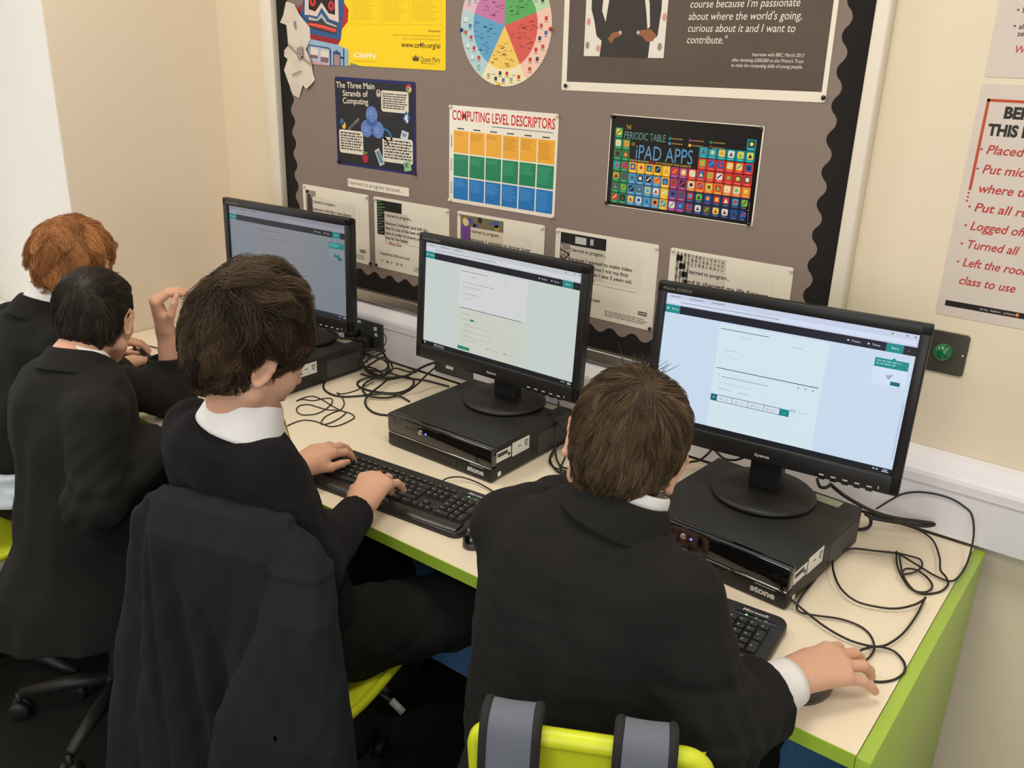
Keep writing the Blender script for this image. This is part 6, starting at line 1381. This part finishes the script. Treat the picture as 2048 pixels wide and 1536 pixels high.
# ------------------------------------------------------------------ dark haired boy leaning on one elbow
def boy_leaning():
    t = thing('person', 'boy with short dark hair and black blazer, hand raised beside his face', 'person', (-1.70, -1.0, 0), 0)
    inv = Matrix.Translation((1.70, 1.0, 0))
    hs = 0.97; M = rot_head(math.radians(40), math.radians(14), math.radians(-2)); H = A3(-1.733, -0.897, 1.060)
    nb = A3(-1.690, -0.978, 0.992)
    sR, eR, wR = A3(-1.560, -1.012, 0.912), A3(-1.510, -1.065, 0.735), A3(-1.585, -0.845, 0.80)
    sL, eL, wL = A3(-1.825, -0.962, 0.912), A3(-1.822, -0.672, 0.785), A3(-1.842, -0.662, 0.950)
    hL, _ = hand_prims(wL, (-0.12, -0.16, 1), (-0.45, -0.89, 0.1), 'L', [(64, 34, 18), (70, 30, 16), (72, 30, 16), (70, 32, 16)], (6, 2, -3, -8), (0.62, 0.66, -0.40), (0.1, 0.85, -0.5), sc=1.08)
    hR, _ = hand_prims(wR, (-0.3, 0.95, -0.05), (0, 0, 1), 'R', [(25, 30, 20)] * 4, sc=0.98)
    rows = [(0.965, -1.69, -0.985, 0.09, 0.055), (0.91, -1.705, -0.995, 0.125, 0.075), (0.80, -1.69, -1.0, 0.115, 0.085), (0.65, -1.69, -1.01, 0.115, 0.085), (0.52, -1.70, -1.01, 0.125, 0.09)]
    legs = [(A3(-1.64, -0.97, 0.53), A3(-1.62, -0.60, 0.54), A3(-1.64, -0.56, 0.08)), (A3(-1.77, -0.97, 0.53), A3(-1.90, -0.60, 0.54), A3(-1.90, -0.58, 0.08))]
    skin_body(t, H, M, hs, nb, rows, 0.0, [(sR, eR, wR), (sL, eL, wL)], legs, [hR, hL], 0.0030)
    eyes(t, H, M, hs)
    wr = wrinkle(0.005, 0.12, 51, (1, 1, 0.7))
    R_ = [(1.000, -1.69, -0.980, 0.075, 0.06), (0.970, -1.690, -0.986, 0.125, 0.08), (0.925, -1.690, -0.995, 0.148, 0.098), (0.82, -1.685, -1.004, 0.148, 0.115), (0.70, -1.668, -1.015, 0.138, 0.122), (0.58, -1.672, -1.03, 0.140, 0.135), (0.46, -1.700, -1.04, 0.190, 0.165), (0.335, -1.706, -1.045, 0.212, 0.182)]
    slR, hoR = sleeve(sR, eR, wR, (0.060, 0.058, 0.048), wR - nrm(wR - eR) * 0.02, 15, amp=0.006)
    slL, hoL = sleeve(sL, eL, wL, (0.060, 0.056, 0.058), eL + A3(-0.006, 0.002, 0.105), 16, hollow=0.008)
    hem = Pr(lambda P: P[:, 2] - (0.362 + 0.010 * np.sin(P[:, 0] * 23) + 0.012 * np.sin(P[:, 0] * 9 + 1)), (-1.71, -1.05, 0.34), 0.35)
    pel = cone(A3(-1.70, -0.99, 0.28), A3(-1.70, -0.97, 0.44), 0.13, 0.11)
    ops = [('u', shaped(loft(R_, math.radians(14), 2.2, 0.012), wr), 0), ('u', slR, 0.028), ('u', slL, 0.028), ('s', cone(nb + A3(0, 0.01, -0.03), H, 0.054, 0.054), 0.004), ('s', hoR, 0.002), ('s', hoL, 0.002), ('s', hem, 0.003),
           ('s', pel, 0.004), ('s', cone(nb + A3(-0.03, 0.11, 0.02), nb + A3(-0.05, 0.13, -0.14), 0.05, 0.015), 0.008),
           ]
    bz = cloth('blazer', ops, t, M_blazer2, 0.0042)
    collar_mesh('blazer_collar', bz, M_blazer2, nb + A3(0, 0.004, -0.022), (-0.14, 0.32, 1), (-0.35, 1, -0.3), [(0.053, 0.0), (0.0555, 0.028), (0.059, 0.043), (0.065, 0.040), (0.076, 0.020), (0.088, -0.004)], 1.25, dip=0.05, spread=0.0, th=0.0045)
    collar_mesh('shirt_collar', t, M_white, nb + A3(0.002, 0.016, -0.017), (0.04, 0.38, 1), (-0.15, 1, -0.3), [(0.048, 0.0), (0.049, 0.030), (0.0505, 0.046), (0.054, 0.045), (0.061, 0.018), (0.074, -0.008)], 0.35, dip=0.09)
    trousers(t, loft([(0.62, -1.695, -1.0, 0.125, 0.10), (0.50, -1.70, -0.99, 0.15, 0.13), (0.475, -1.70, -0.98, 0.15, 0.135)]), legs, seed=61)
    for l in legs: shoe(t, (l[2][0], l[2][1] - 0.02, 0.0), (0.05, 1, 0))
    wc = A3(0.012, -0.066, 0.070)
    def guide(q, nn, tt, rnd):
        d = q - wc; d -= nn * (d * nn).sum(1)[:, None]; dist = np.linalg.norm(d, axis=1); d /= dist[:, None] + 1e-6
        low = np.clip((-q[:, 2] + 0.03) / 0.08, 0, 1); topf = np.clip((q[:, 2] - 0.05) / 0.05, 0, 1)
        v = d + np.cross(nn, d) * (0.45 * np.exp(-dist / 0.04))[:, None] + A3(0, 0, -1) * (0.6 * low)[:, None] + A3(0.2, 0.5, 0) * topf[:, None] + (rnd[:, :3] - 0.5) * 0.20
        return v, (0.0066 - 0.0048 * low) * (0.8 + 0.4 * rnd[:, 3])
    hug = lambda tt, q, rnd: (0.0006 + 0 * q[:, 0], 0.0015 + (0.003 + 0.006 * rnd[:, 5] * np.clip((q[:, 2] - 0.04) / 0.05, 0, 1) * (q[:, 1] > 0)) * tt)
    cap = cap_std(0.007, 0.012, -0.066, extra=[(ell((0, 0.050, 0.074), (0.058, 0.040, 0.032)), 0.02)])
    make_hair(t, H, M, hs, region_std(nape=-0.060), cap, guide, 11000, hair_material('short_dark_hair', (26, 22, 20), (78, 66, 54)), 350, 0.00042, 13, 8, 'short dark hair', hug)
    for ch in t.children: ch.matrix_parent_inverse = inv
    return t
# ------------------------------------------------------------------ ginger boy at the far end
def boy_ginger():
    t = thing('person', 'boy with wavy ginger hair in black blazer at the far end beside the window', 'person', (-2.1, -0.93, 0), 0)
    inv = Matrix.Translation((2.1, 0.93, 0))
    hs = 1.02; M = rot_head(math.radians(26), math.radians(12), math.radians(2)); H = A3(-2.046, -0.770, 1.116)
    nb = A3(-2.055, -0.865, 1.01)
    sR, eR, wR = A3(-1.925, -0.89, 0.94), A3(-1.985, -0.74, 0.79), on_z(236, 738, 0.782)
    sL, eL, wL = A3(-2.225, -0.87, 0.94), A3(-2.30, -0.74, 0.79), A3(-2.33, -0.60, 0.79)
    hR, _ = hand_prims(wR, (-0.42, 0.90, 0.0), (0, -0.1, 1), 'R', [(20, 26, 18), (18, 24, 18), (18, 26, 18), (18, 26, 18)], sc=1.0)
    hL, _ = hand_prims(wL, (0.2, 0.97, 0), (0, 0, 1), 'L', [(20, 26, 18)] * 4, sc=1.0)
    rows = [(1.0, -2.06, -0.87, 0.09, 0.055), (0.95, -2.07, -0.885, 0.125, 0.075), (0.80, -2.085, -0.91, 0.12, 0.085), (0.65, -2.10, -0.935, 0.12, 0.085), (0.52, -2.11, -0.95, 0.135, 0.09)]
    legs = [(A3(-2.04, -0.90, 0.53), A3(-2.02, -0.58, 0.54), A3(-2.02, -0.55, 0.08)), (A3(-2.19, -0.90, 0.53), A3(-2.24, -0.58, 0.54), A3(-2.24, -0.55, 0.08))]
    skin_body(t, H, M, hs, nb, rows, 0.0, [(sR, eR, wR), (sL, eL, wL)], legs, [hR, hL], 0.0032)
    eyes(t, H, M, hs)
    wr = wrinkle(0.0045, 0.12, 71, (1, 1, 0.7))
    R_ = [(1.025, -2.06, -0.868, 0.075, 0.06), (0.995, -2.062, -0.873, 0.125, 0.08), (0.95, -2.07, -0.882, 0.155, 0.10), (0.85, -2.08, -0.90, 0.165, 0.115), (0.72, -2.095, -0.930, 0.165, 0.122), (0.635, -2.102, -0.945, 0.170, 0.132)]
    slR, hoR = sleeve(sR, eR, wR, (0.060, 0.056, 0.044), wR - nrm(wR - eR) * 0.02, 25)
    slL, hoL = sleeve(sL, eL, wL, (0.060, 0.056, 0.044), wL - nrm(wL - eL) * 0.02, 26)
    ops = [('u', shaped(loft(R_, 0.0, 2.2, 0.012), wr), 0), ('u', slR, 0.028), ('u', slL, 0.028), ('s', cone(nb + A3(0, 0.01, -0.03), H, 0.056, 0.056), 0.004), ('s', hoR, 0.002), ('s', hoL, 0.002),
           ]
    bz = cloth('blazer', ops, t, M_blazer, 0.0045)
    collar_mesh('blazer_collar', bz, M_blazer, nb + A3(-0.004, 0.0, -0.022), (0.02, 0.36, 1), (-0.2, 1, -0.3), [(0.056, 0.0), (0.058, 0.030), (0.062, 0.048), (0.068, 0.045), (0.080, 0.024), (0.093, -0.002)], 0.9, dip=0.05, spread=0.02, th=0.0045)
    collar_mesh('shirt_collar', t, M_white, nb + A3(0.000, 0.012, 0.004), (0.10, 0.38, 1), (-0.2, 1, -0.3), [(0.050, 0.0), (0.051, 0.032), (0.0525, 0.052), (0.056, 0.050), (0.061, 0.020), (0.068, -0.004)], 0.35, dip=0.05)
    tail = shaped(loft([(0.66, -2.105, -0.945, 0.158, 0.122), (0.555, -2.105, -0.965, 0.185, 0.152)], 0.0, 2.2, 0.006), wrinkle(0.006, 0.05, 77)); cloth('shirt_tail', [('u', tail, 0)], t, material('pale_blue_shirt', (206, 214, 226), 0.8, noise=0.03, bump=0.1, bscale=800), 0.004, 'pale shirt tail')
    trousers(t, loft([(0.60, -2.11, -0.94, 0.14, 0.105), (0.50, -2.112, -0.93, 0.16, 0.13), (0.475, -2.112, -0.92, 0.16, 0.135)]), legs, seed=81)
    for l in legs: shoe(t, (l[2][0], l[2][1] - 0.02, 0.0), (0.05, 1, 0))
    wc = A3(0.0, -0.055, 0.085)
    def guide(q, nn, tt, rnd):
        d = q - wc; d -= nn * (d * nn).sum(1)[:, None]; dist = np.linalg.norm(d, axis=1); d /= dist[:, None] + 1e-6
        low = np.clip((-q[:, 2] + 0.03) / 0.09, 0, 1); topf = np.clip((q[:, 2] - 0.05) / 0.05, 0, 1)
        curl = np.sin(tt * 8 + rnd[:, 4] * 6.28)[:, None] * np.cross(nn, d) * 1.0
        v = d + A3(0, 0, -1) * (0.6 * low)[:, None] + curl + A3(0, 0.4, 0) * topf[:, None] + (rnd[:, :3] - 0.5) * 0.45
        return v, (0.0070 - 0.0040 * low) * (0.8 + 0.4 * rnd[:, 3])
    hug = lambda tt, q, rnd: (0.0008 + 0 * q[:, 0], 0.002 + (0.004 + 0.016 * rnd[:, 5] ** 2) * tt)
    cap = cap_std(0.010, 0.008, -0.056, front=0.044, back=0.004, extra=[(ell((0, -0.062, 0.024), (0.066, 0.044, 0.056)), 0.03)])
    make_hair(t, H, M, hs, region_std(front=0.044, nape=-0.056, side=-0.012), cap, guide, 12000, hair_material('wavy_ginger_hair', (128, 76, 40), (222, 160, 102)), 170, 0.00048, 17, 9, 'wavy ginger hair', hug)
    for ch in t.children: ch.matrix_parent_inverse = inv
    return t
boy_front(); boy_typing(); boy_leaning(); boy_ginger()
# ================================================================== swivel chairs with lime shells
M_limesh = material('lime_yellow_shell', (206, 214, 42), 0.38, spec=0.4, noise=0.02, scale=8)
M_base = material('black_nylon_base', (34, 33, 32), 0.5, noise=0.08, scale=60)
M_grlever = material('grey_lever_grip', (150, 148, 144), 0.5)
def make_chair(label, loc, rz, back=True, lift=0.0):
    """origin on the floor under the post; the sitter faces local +y"""
    t = thing('swivel_chair', label, 'chair', loc, rz, 'lime yellow swivel chairs')
    b = MB(); zs = 0.455 + lift
    n = 13; vs = []; fs = []
    for j in range(n):
        for i in range(n):
            u, v = -1 + 2 * i / (n - 1), -1 + 2 * j / (n - 1)
            s_ = 1 - 0.10 * (abs(u * v)) ** 3
            x = 0.180 * u * s_; y = 0.185 * v * s_ + 0.005
            z = zs - 0.010 + 0.012 * u * u + 0.010 * v * v * (1 if v < 0 else -1.2); vs.append((x, y, z))
    top = len(vs); vs += [(x, y, z - 0.012) for x, y, z in vs]
    for j in range(n - 1):
        for i in range(n - 1):
            a = j * n + i; fs.append((a, a + 1, a + n + 1, a + n)); fs.append((top + a + n, top + a + n + 1, top + a + 1, top + a))
    rim = [i for i in range(n)] + [j * n + n - 1 for j in range(1, n)] + [(n - 1) * n + i for i in range(n - 2, -1, -1)] + [j * n for j in range(n - 2, 0, -1)]
    for k in range(len(rim)): a, c = rim[k], rim[(k + 1) % len(rim)]; fs.append((a, top + a, top + c, c))
    rimpts = [tuple(Vector(vs[k]) + Vector((0, 0, -0.006))) for k in rim]
    b.faces(vs, fs, M_limesh, True); b.tube(rimpts, 0.0105, M_limesh, 8, True); b.build('seat', t)
    if back:
        b = MB(); W_, z0, z1 = 0.318, 0.545 + lift, 0.862 + lift
        def bp(x, z, dy=0.0):
            h = (z - z0) / (z1 - z0); return (x * (0.90 + 0.10 * h), -0.192 - 0.022 * h + 0.10 * x * x * 3.0 + dy, z - 0.012 * (1 - (2 * x / W_) ** 2) * h)
        ring = [bp(p[0], z0 + (z1 - z0) * 0.5 + p[1]) for p in rrect(W_ - 0.026, z1 - z0 - 0.026, 0.036, 9)]
        b.tube(ring, 0.0135, M_limesh, 10, True)
        nx, nz = 12, 10; vs = []; fs = []
        for dy in (0.010, 0.004):
            for j in range(nz + 1):
                for i in range(nx + 1): vs.append(bp((-0.5 + i / nx) * (W_ - 0.03), z0 + 0.015 + (z1 - z0 - 0.03) * j / nz, dy))
        o_ = (nx + 1) * (nz + 1)
        for j in range(nz):
            for i in range(nx): a = j * (nx + 1) + i; fs += [(a, a + 1, a + nx + 2, a + nx + 1), (o_ + a + nx + 1, o_ + a + nx + 2, o_ + a + 1, o_ + a)]
        b.faces(vs, fs, M_limesh, True); bk = b.build('backrest', t)
        b = MB(); G0 = [(-0.17, zs - 0.012), (-0.192, zs + 0.004), (-0.200, zs + 0.05), (-0.196, z0 + 0.012)]; vs = []
        for y, z in G0:
            for x in (-0.115, -0.04, 0.04, 0.115): vs.append((x, y, z))
        vs += [(x, y + 0.013, z) for x, y, z in vs]; fs = []
        for j in range(3):
            for i in range(3): a = j * 4 + i; fs += [(a, a + 1, a + 5, a + 4), (16 + a + 4, 16 + a + 5, 16 + a + 1, 16 + a)]
            fs += [(j * 4, j * 4 + 4, 20 + j * 4, 16 + j * 4), (j * 4 + 3, 19 + j * 4, 23 + j * 4, j * 4 + 7)]
        b.faces(vs, fs, M_limesh, True); b.build('back_support', t)
    b = MB(); b.lathe([(0, 0.09), (0.040, 0.09), (0.038, 0.13), (0.030, 0.15), (0.029, 0.30), (0.024, 0.305), (0.024, 0.42 + lift), (0, 0.42 + lift)], M_base, n=24); b.box((0, 0, 0.428 + lift), (0.18, 0.16, 0.024), M_base, bev=0.006); b.build('gas_post', t)
    b = MB(); b.tube([(0.08, 0.02, 0.425 + lift), (0.16, 0.0, 0.418 + lift), (0.205, 0.0, 0.40 + lift)], 0.005, M_base, 8); b.tube([(0.195, 0.0, 0.405 + lift), (0.222, 0.0, 0.385 + lift)], 0.008, M_grlever, 10); b.build('height_lever', t, {'label': 'grey tipped height lever'})
    hub = MB(); hub.lathe([(0, 0.075), (0.045, 0.075), (0.048, 0.10), (0.036, 0.118), (0, 0.118)], M_base, n=24); hb = hub.build('base_hub', t)
    for k in range(5):
        a = 2 * PI * k / 5 + 0.3; d = Vector((math.cos(a), math.sin(a), 0)); b = MB()
        b.tube([d * 0.03 + Vector((0, 0, 0.098)), d * 0.14 + Vector((0, 0, 0.092)), d * 0.255 + Vector((0, 0, 0.074))], [0.022, 0.019, 0.014], M_base, 10); ar = b.build('base_arm', t)
        b = MB(); c = d * 0.262
        for s_ in (-1, 1): b.lathe([(0, -0.009), (0.022, -0.009), (0.026, -0.004), (0.026, 0.004), (0.022, 0.009), (0, 0.009)], M_base, Matrix.Translation(c + Vector((-d.y, d.x, 0)) * s_ * 0.013 + Vector((0, 0, 0.026))) @ Matrix.Rotation(a, 4, 'Z') @ Matrix.Rotation(PI / 2, 4, 'X'), 18)
        b.tube([c + Vector((0, 0, 0.03)), c + Vector((0, 0, 0.075))], 0.007, M_base, 8); b.build('castor', ar)
    return t
make_chair('lime swivel chair in front with grey rucksack straps hooked over its back', (-0.338, -0.915, 0), math.radians(28), lift=0.018)
make_chair('lime swivel chair under the typing boy with a black blazer over its back', (-1.035, -0.905, 0), math.radians(16), lift=0.030)
make_chair('backless lime swivel seat on a black post under the boy with short dark hair', (-1.738, -0.950, 0), math.radians(-4), back=False)
make_chair('lime swivel chair under the ginger boy, only its seat edge showing', (-2.118, -1.085, 0), math.radians(0))

# ------------------------------------------------------------------ blazer hung over the typing boy's chair
def hung_blazer():
    a = math.radians(16); ex, ey = np.array((math.cos(a), math.sin(a), 0)), np.array((-math.sin(a), math.cos(a), 0)); T = np.array((-0.982, -1.112, -0.008))
    L = lambda x, y, z: T + ex * x + ey * y + np.array((0, 0, z))
    def row(z, x, y, w_, d_): p = L(x, y, 0); return (z, p[0], p[1], w_, d_)
    wr = wrinkle(0.006, 0.16, 91, (1, 1, 0.35)); wr2 = wrinkle(0.0022, 0.05, 92, (1, 1, 0.5))
    def valley(x, z, xa, za, xb, zb, w_, A):
        x0 = xa + (xb - xa) * (za - z) / (za - zb); f = np.clip((za - z) / 0.12, 0, 1); return A * f * np.exp(-((x - x0) / w_) ** 2)
    def folds(P):
        q = P - T; x = q @ ex; z = P[:, 2]; low = np.clip((0.90 - z) / 0.3, 0, 1)
        return wr(P) * low + wr2(P) + valley(x, z, -0.085, 0.86, -0.035, 0.35, 0.024, 0.036) + valley(x, z, -0.010, 0.80, 0.030, 0.40, 0.020, 0.024) + valley(x, z, 0.06, 0.88, -0.01, 0.45, 0.02, 0.012)
    back = shaped(loft([row(0.942, 0.004, 0.012, 0.132, 0.010), row(0.932, 0.003, 0.006, 0.137, 0.024), row(0.88, 0, -0.006, 0.140, 0.040), row(0.75, -0.008, -0.016, 0.150, 0.044), row(0.50, -0.020, -0.022, 0.175, 0.042), row(0.20, -0.03, -0.03, 0.20, 0.05)], a, 4.5, 0.005), folds)
    slr = shaped(loft([row(0.925, 0.142, 0.000, 0.012, 0.014), row(0.900, 0.158, -0.004, 0.036, 0.026), row(0.870, 0.166, -0.012, 0.048, 0.036), row(0.800, 0.176, -0.030, 0.066, 0.046), row(0.58, 0.155, -0.062, 0.125, 0.052), row(0.40, 0.135, -0.070, 0.150, 0.054), row(0.20, 0.13, -0.07, 0.16, 0.055)], a, 2.6, 0.008),
                 lambda P: wr(P) * 0.8 + wr2(P) - 0.0032 * np.exp(-((P[:, 2] - 0.858 - 0.012 * np.cos(((P - T) @ ex - 0.166) * 26)) / 0.006) ** 2) * ((P[:, 2] < 0.9)))
    sll = shaped(loft([row(0.930, -0.140, 0.008, 0.012, 0.014), row(0.885, -0.158, 0.012, 0.026, 0.026), row(0.60, -0.205, 0.010, 0.072, 0.040), row(0.30, -0.225, -0.012, 0.088, 0.05), row(0.20, -0.23, -0.012, 0.09, 0.05)], a, 2.6, 0.008), lambda P: wr(P) * 0.8 + wr2(P))
    lap = cone(L(-0.128, 0.008, 0.930), L(-0.150, 0.008, 0.905), 0.012, 0.014)
    front = loft([row(0.925, 0, 0.026, 0.130, 0.016), row(0.20, -0.01, 0.020, 0.180, 0.026)], a, 3.0, 0.008)
    V, Q = mesh_solid([('u', back, 0), ('u', slr, 0.004), ('u', sll, 0.001), ('u', lap, 0.006), ('u', front, 0.012), ('s', cone(L(-0.130, -0.040, 0.935), L(-0.118, -0.078, 0.30), 0.006, 0.012), 0.012), ('s', cone(L(-0.092, -0.074, 0.80), L(-0.045, -0.112, 0.26), 0.010, 0.026), 0.025)], 0.0038); V = relax(V, Q, 1)
    o = to_object('blazer', V, Q, [material('navy_black_blazer_cloth', (33, 35, 38), 0.93, spec=0.12, noise=0.1, scale=480, bump=0.2, bscale=1400, sheen=0.02)], None)
    return tag(o, 'empty black blazer draped over the back of the typing boy\'s chair, sleeve hanging', 'jacket')
hung_blazer()
# ------------------------------------------------------------------ rucksack hooked on the front chair
def rucksack():
    a = math.radians(28); t = thing('rucksack', 'black rucksack with padded grey straps hooked over the front lime chair', 'bag', (-0.338, -0.915, 0), a)
    M_pad = material('grey_mesh_padding', (104, 108, 118), 0.9, spec=0.15, noise=0.12, scale=500, bump=0.3, bscale=900); M_bind = material('black_webbing', (26, 26, 27), 0.85, noise=0.1, scale=300)
    for x0, x1 in ((-0.130, -0.066), (0.036, 0.100)):
        path = [(-0.165, 0.62), (-0.172, 0.74), (-0.182, 0.85), (-0.187, 0.880), (-0.198, 0.897), (-0.214, 0.901), (-0.230, 0.893), (-0.239, 0.868), (-0.248, 0.79), (-0.262, 0.68), (-0.272, 0.60)]
        P = spline([(0, y, z) for y, z in path], 4); G = []
        for p in P:
            G.append([(x0 + (x1 - x0) * i / 8, p.y + 0.30 * ((x0 + x1) / 2) ** 2 - 0.002 * math.sin(PI * i / 8), p.z - 0.004 * (1 - (2 * ((x0 + x1) / 2) / 0.318) ** 2)) for i in range(9)])
        s_ = grid_obj('strap', G, M_pad, t, False, {'label': 'grey padded strap'}, 0.010)
        for k in (0, 8):
            b = MB(); q = [g[k] for g in G]; vs = []; d_ = 0.0062
            b.tube(q, 0.0072, M_bind, 8); b.build('binding', s_, {'label': 'black strap binding'})
    V, Q = mesh_solid([('u', shaped(loft([(0.26, 0, -0.35, 0.140, 0.075), (0.45, 0, -0.36, 0.150, 0.085), (0.62, 0, -0.345, 0.135, 0.070), (0.70, 0, -0.325, 0.10, 0.045)], 0, 3.0, 0.04), wrinkle(0.004, 0.1, 33)), 0)], 0.006)
    to_object('bag_body', V, Q, [M_bind], t)
    b = MB(); b.tube(spline([(-0.03, -0.33, 0.69), (-0.02, -0.325, 0.725), (0.02, -0.325, 0.725), (0.03, -0.33, 0.69)], 5), 0.006, M_bind, 8); b.build('haul_loop', t)
rucksack()
